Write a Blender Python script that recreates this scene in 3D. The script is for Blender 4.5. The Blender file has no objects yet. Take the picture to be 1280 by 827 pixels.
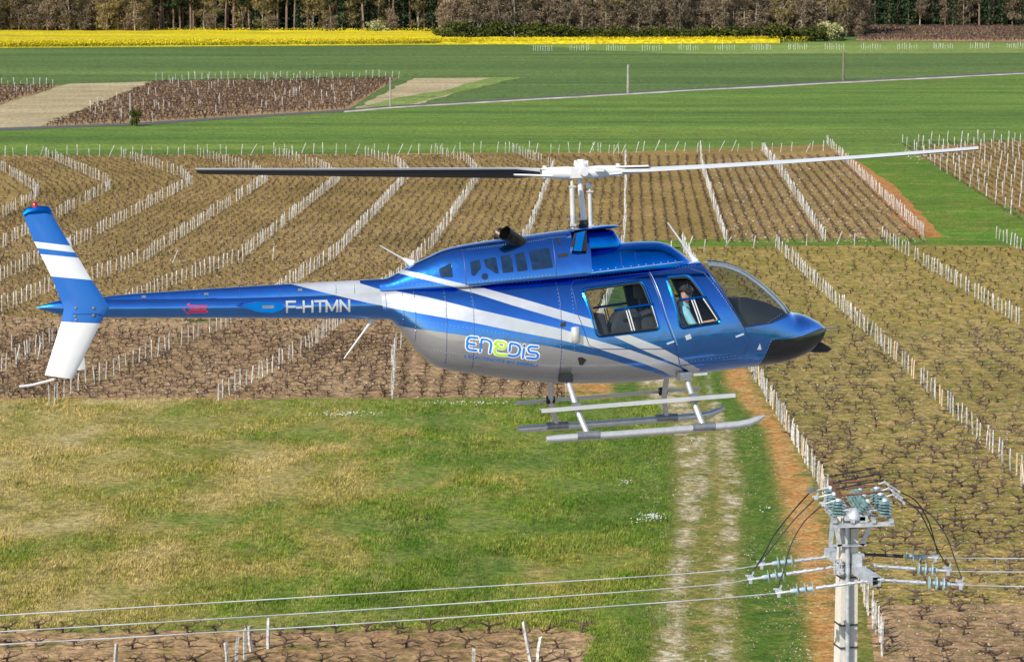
import bpy, bmesh, math, random
import numpy as np
from mathutils import Vector, Matrix, noise as mnoise
from mathutils.bvhtree import BVHTree
random.seed(7); rng = np.random.default_rng(7)
R = math.radians
SC = bpy.context.scene
COL = SC.collection

# ---------------------------------------------------------------- camera, sky, sun, exposure
CAM_H = 24.0; FPX = 3400.0; PITCH = math.atan(490.5 / FPX)
cam = bpy.data.cameras.new('camera'); camo = bpy.data.objects.new('camera', cam); COL.objects.link(camo)
camo.location = (0, 0, CAM_H); camo.rotation_euler = (math.pi / 2 - PITCH, 0, 0)
cam.sensor_fit = 'HORIZONTAL'; cam.sensor_width = 36; cam.lens = 36 * FPX / 1280
cam.clip_start = 0.5; cam.clip_end = 20000
cam.dof.use_dof = True; cam.dof.focus_distance = 34.5; cam.dof.aperture_fstop = 10
SC.camera = camo
SUN_DIR = Vector((-0.62, -0.72, 0.78)).normalized()      # towards the sun
W = bpy.data.worlds.new('World'); SC.world = W; W.use_nodes = True
wn = W.node_tree.nodes; bg = wn['Background']
sky = wn.new('ShaderNodeTexSky'); sky.sky_type = 'NISHITA'; sky.sun_disc = False
sky.sun_elevation = math.asin(SUN_DIR.z); sky.sun_rotation = math.atan2(SUN_DIR.x, SUN_DIR.y)
sky.air_density = 1.0; sky.dust_density = 0.6
W.node_tree.links.new(sky.outputs[0], bg.inputs[0]); bg.inputs[1].default_value = 0.13
sl = bpy.data.lights.new('sun', 'SUN'); slo = bpy.data.objects.new('sun', sl); COL.objects.link(slo)
sl.energy = 4.6; sl.angle = R(0.5); sl.color = (1.0, 0.95, 0.87)
slo.rotation_euler = SUN_DIR.to_track_quat('Z', 'Y').to_euler(); slo.location = (0, 0, 200)
SC.view_settings.view_transform = 'Standard'; SC.view_settings.look = 'None'
SC.view_settings.gamma = 1; SC.view_settings.exposure = 0.30; SC.view_settings.use_curve_mapping = False

# ---------------------------------------------------------------- surveying helpers (photo direction -> place)
cp, sp = math.cos(PITCH), math.sin(PITCH)
def ray(px, py):
    u, v = px - 640, py - 413.5
    return Vector((u, FPX * cp - v * sp, -FPX * sp - v * cp))
def G(px, py, z=0.0):
    d = ray(px, py); t = (CAM_H - z) / -d.z
    return Vector((d.x * t, d.y * t, z))
def Wd(px, py, depth):
    d = ray(px, py); t = depth / d.y
    return Vector((d.x * t, depth, CAM_H + d.z * t))

# ---------------------------------------------------------------- mesh helpers
class MB:
    def __init__(s): s.v = []; s.f = []; s.mi = []
    def add(s, vs, fs, mi=0):
        o = len(s.v); s.v += [tuple(v) for v in vs]
        s.f += [tuple(i + o for i in f) for f in fs]; s.mi += [mi] * len(fs); return s
    def tube(s, pts, r, n=8, cap=True, mi=0):
        pts = [Vector(p) for p in pts]
        rs = r if isinstance(r, (list, tuple)) else [r] * len(pts)
        vs = []; fs = []; prev = None
        for i, p in enumerate(pts):
            t = (pts[min(i + 1, len(pts) - 1)] - pts[max(i - 1, 0)])
            t = t.normalized() if t.length > 1e-9 else Vector((0, 0, 1))
            if prev is None:
                a = t.orthogonal().normalized()
            else:
                a = prev - t * prev.dot(t)
                a = a.normalized() if a.length > 1e-6 else t.orthogonal().normalized()
            prev = a; b = t.cross(a)
            for k in range(n):
                th = 2 * math.pi * k / n
                vs.append(p + (a * math.cos(th) + b * math.sin(th)) * rs[i])
        for i in range(len(pts) - 1):
            for k in range(n):
                k2 = (k + 1) % n
                fs.append((i * n + k, i * n + k2, (i + 1) * n + k2, (i + 1) * n + k))
        if cap:
            fs.append(tuple(reversed(range(n)))); fs.append(tuple((len(pts) - 1) * n + k for k in range(n)))
        return s.add(vs, fs, mi)
    def box(s, c, size, rot=None, mi=0):
        c = Vector(c); M = rot if rot is not None else Matrix.Identity(3)
        hx, hy, hz = size[0] / 2, size[1] / 2, size[2] / 2
        vs = [c + M @ Vector((x * hx, y * hy, z * hz)) for x in (-1, 1) for y in (-1, 1) for z in (-1, 1)]
        return s.add(vs, [(0, 1, 3, 2), (4, 6, 7, 5), (0, 4, 5, 1), (2, 3, 7, 6), (0, 2, 6, 4), (1, 5, 7, 3)], mi)
    def beam(s, a, b, w, h, up=(0, 0, 1), mi=0):
        a = Vector(a); b = Vector(b); t = (b - a).normalized(); u = Vector(up)
        sd = t.cross(u); sd = sd.normalized() if sd.length > 1e-4 else t.orthogonal().normalized()
        u = sd.cross(t).normalized()
        M = Matrix((t, sd, u)).transposed()
        return s.box((a + b) / 2, ((b - a).length, w, h), M, mi)
    def lathe(s, a, b, prof, n=12, mi=0):
        a = Vector(a); b = Vector(b); L = (b - a).length; t = (b - a).normalized()
        u = t.orthogonal().normalized(); w = t.cross(u); vs = []; fs = []
        for (q, r) in prof:
            for k in range(n):
                th = 2 * math.pi * k / n
                vs.append(a + t * (q * L) + (u * math.cos(th) + w * math.sin(th)) * r)
        m = len(prof)
        for i in range(m - 1):
            for k in range(n):
                k2 = (k + 1) % n; fs.append((i * n + k, i * n + k2, (i + 1) * n + k2, (i + 1) * n + k))
        fs.append(tuple(reversed(range(n)))); fs.append(tuple((m - 1) * n + k for k in range(n)))
        return s.add(vs, fs, mi)
    def prism(s, poly, y0, y1, mi=0):      # poly in (x,z), extruded along y
        n = len(poly); vs = [(x, y0, z) for x, z in poly] + [(x, y1, z) for x, z in poly]
        fs = [tuple(range(n)), tuple(reversed(range(n, 2 * n)))]
        fs += [(i, n + i, n + (i + 1) % n, (i + 1) % n) for i in range(n)]
        return s.add(vs, fs, mi)
    def mesh(s, name, mats):
        m = bpy.data.meshes.new(name); m.from_pydata(s.v, [], s.f)
        for q in (mats if isinstance(mats, (list, tuple)) else [mats]): m.materials.append(q)
        if any(s.mi): m.polygons.foreach_set('material_index', s.mi)
        m.update(); return m
def fixn(me):
    bm = bmesh.new(); bm.from_mesh(me); bmesh.ops.recalc_face_normals(bm, faces=bm.faces[:]); bm.to_mesh(me); bm.free()
def smooth(me, ang=35):
    me.polygons.foreach_set('use_smooth', [True] * len(me.polygons))
    try: me.set_sharp_from_angle(angle=R(ang))
    except Exception: pass
def link(name, me, parent=None, sm=None, fix=True):
    if fix and me is not None: fixn(me)
    if sm: smooth(me, sm)
    o = bpy.data.objects.new(name, me); COL.objects.link(o)
    if parent: o.parent = parent
    return o
def tag(o, label=None, cat=None, group=None, kind=None):
    if label: o['label'] = label
    if cat: o['category'] = cat
    if group: o['group'] = group
    if kind: o['kind'] = kind
    return o
def empty(name, loc, rz=0):
    o = bpy.data.objects.new(name, None); COL.objects.link(o); o.location = loc; o.rotation_euler = (0, 0, rz)
    o.empty_display_size = 0.3; return o
def npmesh(name, V, F, mats, mi=None):
    V = np.asarray(V, np.float32).reshape(-1, 3); F = np.asarray(F, np.int32)
    m = bpy.data.meshes.new(name); k = F.shape[1]
    m.vertices.add(len(V)); m.vertices.foreach_set('co', V.ravel())
    m.loops.add(F.size); m.loops.foreach_set('vertex_index', F.ravel())
    m.polygons.add(len(F)); m.polygons.foreach_set('loop_start', np.arange(0, F.size, k, dtype=np.int32))
    for q in (mats if isinstance(mats, (list, tuple)) else [mats]): m.materials.append(q)
    if mi is not None: m.polygons.foreach_set('material_index', np.asarray(mi, np.int32))
    m.update(calc_edges=True); return m
def arr(me):
    me.calc_loop_triangles()
    V = np.empty(len(me.vertices) * 3, np.float32); me.vertices.foreach_get('co', V)
    T = np.empty(len(me.loop_triangles) * 3, np.int32); me.loop_triangles.foreach_get('vertices', T)
    return V.reshape(-1, 3), T.reshape(-1, 3)
def scatter(name, variants, pos, rz, sc, mats, tilt=None):
    """bake many small copies into one mesh; variants = [(V,T)], arrays pos (n,3), rz, sc"""
    Vs = []; Fs = []; off = 0
    pick = rng.integers(0, len(variants), len(pos))
    for vi, (V, T) in enumerate(variants):
        idx = np.where(pick == vi)[0]
        if len(idx) == 0: continue
        c = np.cos(rz[idx])[:, None]; s_ = np.sin(rz[idx])[:, None]; S = sc[idx][:, None]
        X = (V[None, :, 0] * c - V[None, :, 1] * s_) * S; Y = (V[None, :, 0] * s_ + V[None, :, 1] * c) * S; Z = V[None, :, 2] * S
        if tilt is not None:
            X = X + Z * tilt[idx, 0][:, None]; Y = Y + Z * tilt[idx, 1][:, None]
        P = np.stack([X + pos[idx, 0][:, None], Y + pos[idx, 1][:, None], Z + pos[idx, 2][:, None]], -1)
        n = len(V)
        F = T[None] + (np.arange(len(idx)) * n)[:, None, None] + off
        Vs.append(P.reshape(-1, 3)); Fs.append(F.reshape(-1, 3)); off += n * len(idx)
    return npmesh(name, np.concatenate(Vs), np.concatenate(Fs), mats)

# ---------------------------------------------------------------- material helpers
class NT:
    def __init__(s, name):
        s.m = bpy.data.materials.new(name); s.m.use_nodes = True; s.t = s.m.node_tree; s.n = s.t.nodes
        s.b = s.n['Principled BSDF']
    def new(s, typ, **kw):
        x = s.n.new(typ)
        for k, v in kw.items(): setattr(x, k, v)
        return x
    def ln(s, a, b): s.t.links.new(a, b)
    def pos(s): return s.new('ShaderNodeNewGeometry').outputs['Position']
    def obj(s): return s.new('ShaderNodeTexCoord').outputs['Object']
    def scale(s, vec, sc):
        m = s.new('ShaderNodeMapping'); m.inputs['Scale'].default_value = sc; s.ln(vec, m.inputs[0]); return m.outputs[0]
    def noise(s, vec, scale, detail=4, rough=0.55, dist=0):
        x = s.new('ShaderNodeTexNoise'); x.inputs['Scale'].default_value = scale; x.inputs['Detail'].default_value = detail
        x.inputs['Roughness'].default_value = rough; x.inputs['Distortion'].default_value = dist; s.ln(vec, x.inputs['Vector']); return x.outputs[0]
    def rng(s, v, a, b, c=0, d=1):
        x = s.new('ShaderNodeMapRange'); x.inputs[1].default_value = a; x.inputs[2].default_value = b
        x.inputs[3].default_value = c; x.inputs[4].default_value = d; s.ln(v, x.inputs[0]); return x.outputs[0]
    def ramp(s, v, stops, interp='LINEAR'):
        x = s.new('ShaderNodeValToRGB'); x.color_ramp.interpolation = interp; e = x.color_ramp.elements
        while len(e) < len(stops): e.new(0.5)
        for i, (p, c) in enumerate(stops): e[i].position = p; e[i].color = (*c, 1)
        s.ln(v, x.inputs[0]); return x.outputs[0]
    def mix(s, f, a, b, blend='MIX'):
        x = s.new('ShaderNodeMix', data_type='RGBA', blend_type=blend)
        for q, idx in ((f, 0), (a, 6), (b, 7)):
            if hasattr(q, 'links'): s.ln(q, x.inputs[idx])
            elif idx == 0: x.inputs[0].default_value = q
            else: x.inputs[idx].default_value = (*q, 1)
        return x.outputs[2]
    def math(s, op, a, b=0.0):
        x = s.new('ShaderNodeMath', operation=op)
        for i, q in enumerate((a, b)):
            if hasattr(q, 'links'): s.ln(q, x.inputs[i])
            else: x.inputs[i].default_value = q
        return x.outputs[0]
    def bump(s, h, strength=0.5, dist=0.05):
        x = s.new('ShaderNodeBump'); x.inputs['Strength'].default_value = strength; x.inputs['Distance'].default_value = dist
        s.ln(h, x.inputs['Height']); s.ln(x.outputs[0], s.b.inputs['Normal'])
    def col(s, c): 
        if hasattr(c, 'links'): s.ln(c, s.b.inputs['Base Color'])
        else: s.b.inputs['Base Color'].default_value = (*c, 1)
    def set(s, **kw):
        for k, v in kw.items(): s.b.inputs[k.replace('_', ' ')].default_value = v
def simple(name, c, rough=0.6, metal=0.0, var=0.15, sc=8, coat=0.0, bump=0.0, vec='obj', spec=None):
    n = NT(name); v = n.obj() if vec == 'obj' else n.pos()
    q = n.noise(v, sc, 5)
    a = tuple(x * (1 - var) for x in c); b = tuple(min(1, x * (1 + var)) for x in c)
    n.col(n.ramp(q, [(0.3, a), (0.7, b)])); n.set(Roughness=rough, Metallic=metal)
    if coat: n.b.inputs['Coat Weight'].default_value = coat; n.b.inputs['Coat Roughness'].default_value = 0.06
    if spec is not None: n.b.inputs['Specular IOR Level'].default_value = spec
    if bump: n.bump(q, bump, 0.02)
    return n.m

def ground_mat(name, big, mid, fine_amp=0.45, patch=None, patch_sc=0.12, patch_rng=(0.5, 0.62), bump=0.8, stretch=(1, 1, 1), fs=5.0, rough=0.95, streak=0, crunch=1.0):
    """big: ramp of colours on a metres-wide noise; mid: (dark, light) multipliers on fine noise"""
    n = NT(name); v = n.pos(); vs = n.scale(v, stretch)
    c = n.ramp(n.noise(vs, 0.09, 6, 0.6, 0.6), big)
    c2 = n.ramp(n.noise(vs, 1.3, 5, 0.65), mid)
    c = n.mix(fine_amp, c, c2, 'OVERLAY')
    if patch:
        f = n.rng(n.noise(vs, patch_sc, 7, 0.68, 0.4), *patch_rng)
        c = n.mix(f, c, patch)
    fine = n.noise(v, fs, 5, 0.75)
    if streak:
        c = n.mix(1.0, c, n.ramp(n.noise(n.scale(v, (.006, .11, 1)), 1.0, 8, .75), [(.35, (1 - streak,) * 3), (.65, (1 + streak,) * 3)]), 'MULTIPLY')
        c = n.mix(1.0, c, n.ramp(n.noise(n.scale(v, (.25, .8, 1)), 1.0, 8, .75), [(.35, (1 - streak,) * 3), (.65, (1 + streak,) * 3)]), 'MULTIPLY')
    lo = max(.1, 1 - .55 * crunch); hi = 1 + .5 * crunch
    c = n.mix(1.0, c, n.ramp(fine, [(0.36, (lo, lo, lo)), (0.64, (hi, hi, hi))]), 'MULTIPLY')
    n.col(c); n.set(Roughness=rough); n.b.inputs['Specular IOR Level'].default_value = 0.15
    n.bump(n.math('ADD', fine, n.noise(v, 1.1, 4)), bump, 0.12)
    return n.m

def meadow_mat(name, bump=0.8, blade=False):
    n = NT(name); v = n.pos()
    sx = n.new('ShaderNodeSeparateXYZ'); n.ln(v, sx.inputs[0])
    big = n.noise(n.scale(v, (0.8, 0.5, 1)), 0.16, 8, 0.68, 0.7)
    # the left of the meadow is dry, the right is green
    side = n.rng(sx.outputs[0], -22, 3, 0.135, -0.10)
    k = n.math('ADD', big, side)
    c = n.ramp(k, [(0.34, (0.075, 0.145, 0.016)), (0.47, (0.14, 0.20, 0.026)), (0.55, (0.235, 0.22, 0.05)), (0.64, (0.36, 0.29, 0.11)), (0.74, (0.42, 0.34, 0.16)), (0.85, (0.22, 0.16, 0.06))])
    f2 = n.rng(n.noise(n.scale(v, (1, 0.5, 1)), 0.9, 6, 0.7), 0.42, 0.66)
    c = n.mix(n.math('MULTIPLY', f2, n.rng(sx.outputs[0], -12, 6, .5, .22)), c, (0.36, 0.30, 0.13))
    f3 = n.rng(n.noise(v, 0.33, 6, 0.7), 0.54, 0.68)
    c = n.mix(n.math('MULTIPLY', f3, 0.65), c, (0.085, 0.10, 0.014))
    fine = n.noise(v, 3.5, 6, 0.78)
    c = n.mix(1.0, c, n.ramp(fine, [(0.36, (0.5, 0.52, 0.48)), (0.64, (1.55, 1.5, 1.45))]), 'MULTIPLY')
    if blade:
        rn = n.new('ShaderNodeNewGeometry').outputs['Random Per Island']
        c = n.mix(0.6, c, n.mix(1.0, c, n.ramp(rn, [(0, (0.55, 0.75, 0.4)), (0.5, (1.2, 1.15, 1.0)), (1, (2.1, 1.8, 1.7))]), 'MULTIPLY'))
    n.col(c); n.set(Roughness=0.9); n.b.inputs['Specular IOR Level'].default_value = 0.15
    if bump: n.bump(n.math('ADD', fine, n.noise(v, 1.3, 5, 0.7)), bump, 0.2)
    return n.m

M = {}
M['meadow'] = meadow_mat('meadow_grass')
M['blades'] = meadow_mat('meadow_blades', 0, True)
M['crop'] = ground_mat('young_wheat', [(0.3, (0.075, 0.135, 0.018)), (0.5, (0.10, 0.165, 0.024)), (0.7, (0.15, 0.20, 0.03))], [(0.3, (0.42, 0.44, 0.42)), (0.7, (0.58, 0.58, 0.56))], 0.4, stretch=(0.10, 0.8, 1), fs=2.0, bump=0.3, streak=.30)
M['crop_far'] = ground_mat('far_wheat', [(0.3, (0.07, 0.115, 0.026)), (0.55, (0.092, 0.143, 0.032)), (0.75, (0.13, 0.172, 0.038))], [(0.3, (0.42, 0.44, 0.42)), (0.7, (0.58, 0.58, 0.56))], 0.35, stretch=(0.05, 0.35, 1), fs=1.2, bump=0.3, streak=.30)
M['crop_pale'] = ground_mat('pale_wheat', [(0.3, (0.13, 0.19, 0.035)), (0.7, (0.20, 0.25, 0.06))], [(0.3, (0.4, 0.45, 0.4)), (0.7, (0.6, 0.6, 0.56))], 0.3, stretch=(0.06, 0.3, 1), fs=1.2, bump=0.3, streak=.30)
M['grass'] = ground_mat('lush_grass', [(0.3, (0.07, 0.15, 0.012)), (0.55, (0.11, 0.19, 0.016)), (0.75, (0.18, 0.21, 0.03))], [(0.3, (0.3, 0.35, 0.3)), (0.7, (0.65, 0.62, 0.55))], 0.6, patch=(0.22, 0.19, 0.05), patch_sc=0.35, patch_rng=(0.5, 0.72), fs=5, streak=.22)
def soil(name, k):
    if k == 'olive':
        big = [(0.25, (0.18, 0.14, 0.028)), (0.5, (0.31, 0.22, 0.062)), (0.75, (0.40, 0.275, 0.10))]
        patch = (0.155, 0.15, 0.02); pr = (0.46, 0.62)
    elif k == 'tan':
        big = [(0.25, (0.16, 0.112, 0.03)), (0.5, (0.25, 0.168, 0.053)), (0.75, (0.34, 0.225, 0.085))]
        patch = (0.155, 0.135, 0.026); pr = (0.54, 0.72)
    else:
        big = [(0.25, (0.20, 0.125, 0.058)), (0.5, (0.32, 0.205, 0.105)), (0.75, (0.42, 0.285, 0.16))]
        patch = (0.15, 0.125, 0.028); pr = (0.52, 0.66)
    return ground_mat(name, big, [(0.3, (0.25, 0.24, 0.22)), (0.7, (0.75, 0.72, 0.66))], 0.7, patch=patch, patch_sc=0.9, patch_rng=pr, fs=3.5, bump=.6)
M['soil_olive'] = soil('mossy_vineyard_soil', 'olive')
M['soil_tan'] = soil('tan_vineyard_soil', 'tan')
M['soil_pink'] = soil('stony_brown_soil', 'pink')
M['orange'] = ground_mat('orange_clay', [(0.3, (0.33, 0.14, 0.035)), (0.6, (0.42, 0.19, 0.06)), (0.8, (0.40, 0.25, 0.11))], [(0.3, (0.3, 0.28, 0.25)), (0.7, (0.72, 0.7, 0.66))], 0.6, patch=(0.17, 0.15, 0.03), patch_sc=0.4, patch_rng=(0.56, 0.7), fs=6)
M['track'] = ground_mat('track_verge', [(0.3, (0.15, 0.16, 0.03)), (0.55, (0.25, 0.19, 0.055)), (0.75, (0.33, 0.24, 0.11))], [(0.3, (0.3, 0.3, 0.28)), (0.7, (0.7, 0.68, 0.62))], 0.6, patch=(0.09, 0.14, 0.015), patch_sc=0.4, patch_rng=(0.52, 0.66), fs=6)
M['rut'] = ground_mat('chalky_rut', [(0.3, (0.38, 0.29, 0.16)), (0.55, (0.52, 0.44, 0.32)), (0.75, (0.62, 0.55, 0.44))], [(0.3, (0.3, 0.29, 0.25)), (0.7, (0.75, 0.74, 0.7))], 0.6, patch=(0.24, 0.18, 0.06), patch_sc=0.5, patch_rng=(0.5, 0.6), fs=6)
M['dry'] = ground_mat('dry_stubble', [(0.3, (0.30, 0.24, 0.12)), (0.6, (0.40, 0.32, 0.19)), (0.8, (0.24, 0.22, 0.08))], [(0.3, (0.35, 0.35, 0.33)), (0.7, (0.68, 0.66, 0.62))], 0.5, stretch=(0.12, 0.3, 1), fs=2, streak=.2)
M['rape'] = ground_mat('rapeseed_flower', [(0.3, (0.40, 0.31, 0.008)), (0.55, (0.58, 0.46, 0.012)), (0.75, (0.66, 0.54, 0.02))], [(0.3, (0.4, 0.4, 0.3)), (0.7, (0.6, 0.6, 0.5))], 0.5, stretch=(0.15, 0.5, 1), fs=1.2, bump=0.4, streak=.15)
M['road'] = simple('worn_asphalt', (0.075, 0.07, 0.065), 0.9, sc=0.5, vec='pos')
M['verge'] = simple('chalk_verge', (0.42, 0.37, 0.28), 0.95, var=0.5, sc=0.35, vec='pos')

# ---------------------------------------------------------------- ground sheets
LV = [0]
def sheet(name, pix, mat, jit=0.4, step=2.0, close=None, z=None):
    LV[0] += 1; zz = z if z is not None else 0.004 * LV[0]
    P = [G(x, y) for x, y in pix]; out = []
    for i, a in enumerate(P):
        b = P[(i + 1) % len(P)]; L = (b - a).length
        st = max(step, a.y / 90.0); n = max(1, min(160, int(L / st)))
        for k in range(n):
            q = a.lerp(b, k / n); nn = mnoise.noise_vector(Vector((q.x * 0.35, q.y * 0.35, LV[0] * 3.1)))
            n2 = mnoise.noise_vector(Vector((q.x * 1.7, q.y * 1.7, LV[0] * 5.1)))
            q = q + Vector((nn.x + 0.5 * n2.x, (nn.y + 0.5 * n2.y) * 1.5, 0)) * jit
            out.append((q.x, q.y, zz))
    bm = bmesh.new(); f = bm.faces.new([bm.verts.new(v) for v in out])
    bmesh.ops.triangulate(bm, faces=[f]); me = bpy.data.meshes.new(name); bm.to_mesh(me); bm.free()
    me.materials.append(mat)
    for p in me.polygons: pass
    o = link(name, me); 
    if me.polygons and me.polygons[0].normal.z < 0: me.flip_normals()
    return tag(o, kind='structure')
gm = MB(); gm.add([(-9000, -300, -0.01), (9000, -300, -0.01), (9000, 15000, -0.01), (-9000, 15000, -0.01)], [(0, 1, 2, 3)])
tag(link('ground', gm.mesh('ground', M['crop_far'])), kind='structure')
nm_ = MB(); nm_.add([(-160, -150, -.006), (160, -150, -.006), (160, 96, -.006), (-160, 96, -.006)], [(0, 1, 2, 3)]); tag(link('unseen_near_ground', nm_.mesh('unseen_near_ground', ground_mat('neutral_bounce_ground', [(0.3, (0.17, 0.15, 0.14)), (0.6, (0.25, 0.225, 0.21)), (0.8, (0.31, 0.285, 0.265))], [(0.3, (0.4, 0.4, 0.4)), (0.7, (0.6, 0.6, 0.6))], .5))), kind='structure')  # unseen ground added under the helicopter, greyed to neutralise reflections in its belly
sheet('wheat_field', [(-90, 56), (1380, 50), (1380, 90), (1051, 103), (756, 119), (487, 135), (175, 157), (-90, 168)], M['crop_far'], 0.3)
sheet('pale_grass_strip', [(640, 55.5), (1380, 50), (1380, 66), (900, 68), (760, 64)], M['crop_pale'], 2.0)
sheet('near_wheat_field', [(-90, 164), (175, 157), (487, 135), (756, 119), (1051, 103), (1380, 88), (1380, 180), (1120, 196), (-90, 200)], M['crop'], 0.5)
sheet('fallow_field', [(-90, 152), (0, 131), (85, 105), (192, 102), (46, 160), (-90, 168)], M['dry'], 0.8)
sheet('stubble_field', [(443, 136), (517, 98), (640, 97), (585, 112), (520, 131)], M['dry'], 0.8)
sheet('grass_verge', [(500, 133), (560, 118), (652, 97), (615, 97), (580, 105), (555, 113), (490, 124), (450, 134)], M['crop_pale'], 1.0)
sheet('far_vineyard_soil', [(46, 160), (192, 102), (498, 98), (432, 138), (300, 146), (175, 155)], M['soil_pink'], 0.5)
sheet('corner_vineyard_soil', [(-90, 108), (76, 107), (0, 131), (-90, 152)], M['soil_pink'], 0.5)
def strip(name, pts, w, mat, dy=0):
    LV[0] += 1; z = 0.004 * LV[0]; m = MB(); vs = []
    P = []
    for i in range(len(pts) - 1):
        a = G(pts[i][0], pts[i][1] + dy); b = G(pts[i + 1][0], pts[i + 1][1] + dy)
        for k in range(12): P.append(a.lerp(b, k / 12))
    P.append(b)
    for q in P:
        nn = mnoise.noise(Vector((q.x * 0.12, q.y * 0.1, 3)))
        vs += [(q.x, q.y - w * (0.5 + 0.4 * nn), z), (q.x, q.y + w * 0.5, z)]
    m.add(vs, [(2 * i, 2 * i + 2, 2 * i + 3, 2 * i + 1) for i in range(len(P) - 1)])
    return tag(link(name, m.mesh(name, mat)), kind='structure')
RD = [(-60, 164), (60, 160), (175, 155.5), (279, 148.5), (336, 145), (430, 139), (487, 134), (598, 127.5), (756, 118.5), (850, 113), (1051, 102.5), (1280, 91), (1380, 87)]
strip('country_road', RD, 5.0, M['road'], -0.4)
strip('road_verge', RD[5:], 3.2, M['verge'], 1.1)
# vineyard ground
sheet('vineyard_soil_upper', [(-260, 196), (400, 193), (780, 190), (1035, 181), (1160, 300), (781, 306), (740, 400), (-260, 400)], M['soil_tan'], 0.4)
sheet('vineyard_soil_lower', [(-160, 392), (250, 402), (500, 388), (738, 396), (712, 502), (400, 503), (-160, 506)], M['soil_pink'], 0.8)
sheet('right_vineyard_soil', [(1136, 192), (1180, 182), (1400, 168), (1400, 345), (1276, 272)], M['soil_tan'], 0.4)
sheet('green_alley', [(1056, 196), (1140, 190), (1285, 274), (1400, 300), (1400, 318), (1162, 302)], M['grass'], 0.4)
sheet('clay_strip', [(1040, 184), (1060, 194), (1120, 235), (1185, 302), (1150, 304)], M['orange'], 0.35)
sheet('olive_vineyard_soil', [(846, 305), (1500, 305), (1500, 860), (1060, 860), (1020, 610), (938, 455)], M['soil_olive'], 0.4)
sheet('brown_vineyard_soil', [(1046, 766), (1110, 758), (1300, 758), (1420, 758), (1420, 870), (1060, 870)], M['soil_pink'], 0.5)
sheet('grass_path', [(800, 301), (900, 300), (1170, 298), (1400, 288), (1400, 310), (1160, 307), (900, 309), (800, 311)], M['grass'], 0.35)
sheet('meadow', [(-160, 503), (400, 500), (720, 497), (860, 480), (870, 560), (860, 860), (-160, 860)], M['meadow'], 0.5)
def bandmesh():
    LV[0] += 1; z = 0.004 * LV[0]
    ks = [400, 480, 540, 600, 660, 750, 870]; I = lambda v, py: float(np.interp(py, ks, v))
    ys = np.concatenate([np.arange(385, 560, 2.5), np.arange(560, 875, 4)]); vs = []; A = {k: [] for k in ('rut', 'lush', 'clay')}
    nx = 90
    for py in ys:
        left = float(np.interp(py, [385, 494, 503, 540, 650, 740, 870], [690, 697, 818, 822, 824, 800, 782])); right = float(np.interp(py, ks, [928, 948, 988, 1018, 1046, 1080, 1100]))
        for i in range(nx + 1):
            px = left + (right - left) * i / nx; g = G(px, py, z); k = (py + 77) / 600.0
            j = 3.5 * k * mnoise.noise(Vector((g.y * .8, left * .01, 2))) if i in (0, nx) else 0
            g = G(px + j, py, z); vs.append(tuple(g))
            r1 = min(px - I([795, 803, 846, 852, 851, 826, 812], py), I([835, 846, 884, 886, 869, 852, 862], py) - px)
            r2 = min(px - I([884, 886, 893, 904, 906, 896, 888], py), I([882, 885, 912, 925, 921, 912, 914], py) - px)
            A['rut'].append(max(r1, r2) / k)
            gr = I([898, 905, 955, 968, 980, 1002, 1014], py)
            l1 = min(px - I([862, 872, 918, 928, 928, 926, 928], py), gr - px)
            l2 = float(np.interp(py, [385, 494, 503, 540, 650, 740, 870], [795, 800, 830, 838, 840, 815, 800])) - px
            if py < 500: l2 = min(l2, px - 768)
            A['lush'].append(max(l1, l2) / k)
            c1 = min(px - gr, I([925, 938, 985, 1005, 1030, 1050, 1058], py) - px); c2 = min(768 - px, 494 - py)
            A['clay'].append(max(c1, c2) / k)
    fs = [(j * (nx + 1) + i, j * (nx + 1) + i + 1, (j + 1) * (nx + 1) + i + 1, (j + 1) * (nx + 1) + i) for j in range(len(ys) - 1) for i in range(nx)]
    me = bpy.data.meshes.new('dirt_track'); me.from_pydata(vs, [], fs)
    for k, v in A.items(): me.attributes.new(k, 'FLOAT', 'POINT').data.foreach_set('value', np.array(v, np.float32))
    n = NT('dirt_track'); v = n.pos()
    at = lambda k: n.new('ShaderNodeAttribute', attribute_name=k).outputs['Fac']
    w1 = n.noise(v, .9, 7, .72); w2 = n.noise(v, 2.6, 6, .75)
    def ms(k, A_, s_, w): 
        return n.rng(n.math('ADD', at(k), n.math('MULTIPLY', n.math('SUBTRACT', w, .5), A_)), -s_, s_)
    base = n.ramp(n.noise(v, .9, 8, .78), [(.32, (.075, .115, .014)), (.46, (.14, .15, .028)), (.57, (.24, .19, .05)), (.7, (.38, .27, .12))])
    lush = n.ramp(n.noise(v, 1.1, 8, .78), [(.32, (.038, .088, .008)), (.48, (.07, .13, .012)), (.6, (.13, .16, .025)), (.7, (.22, .19, .06))])
    clay = n.ramp(n.noise(v, .8, 8, .78), [(.3, (.30, .16, .045)), (.45, (.42, .19, .055)), (.56, (.46, .27, .10)), (.66, (.24, .20, .05))])
    rut = n.ramp(n.noise(v, 1.0, 7, .75), [(.32, (.24, .19, .07)), (.45, (.36, .29, .16)), (.58, (.50, .42, .30)), (.7, (.62, .56, .46))])
    c = n.mix(ms('clay', 90, 12, w1), base, clay); c = n.mix(ms('lush', 80, 9, w1), c, lush); brk = n.rng(n.noise(n.scale(v, (1, .7, 1)), .55, 9, .74), .43, .54); c = n.mix(n.math('MULTIPLY', n.math('MULTIPLY', ms('rut', 38, 6, w2), .92), brk), c, rut)
    fine = n.noise(v, 4, 6, .78); c = n.mix(1.0, c, n.ramp(fine, [(.36, (.5, .5, .48)), (.64, (1.45, 1.45, 1.4))]), 'MULTIPLY')
    n.col(c); n.set(Roughness=.95); n.b.inputs['Specular IOR Level'].default_value = .15; n.bump(n.math('ADD', fine, w2), .6, .1)
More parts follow.
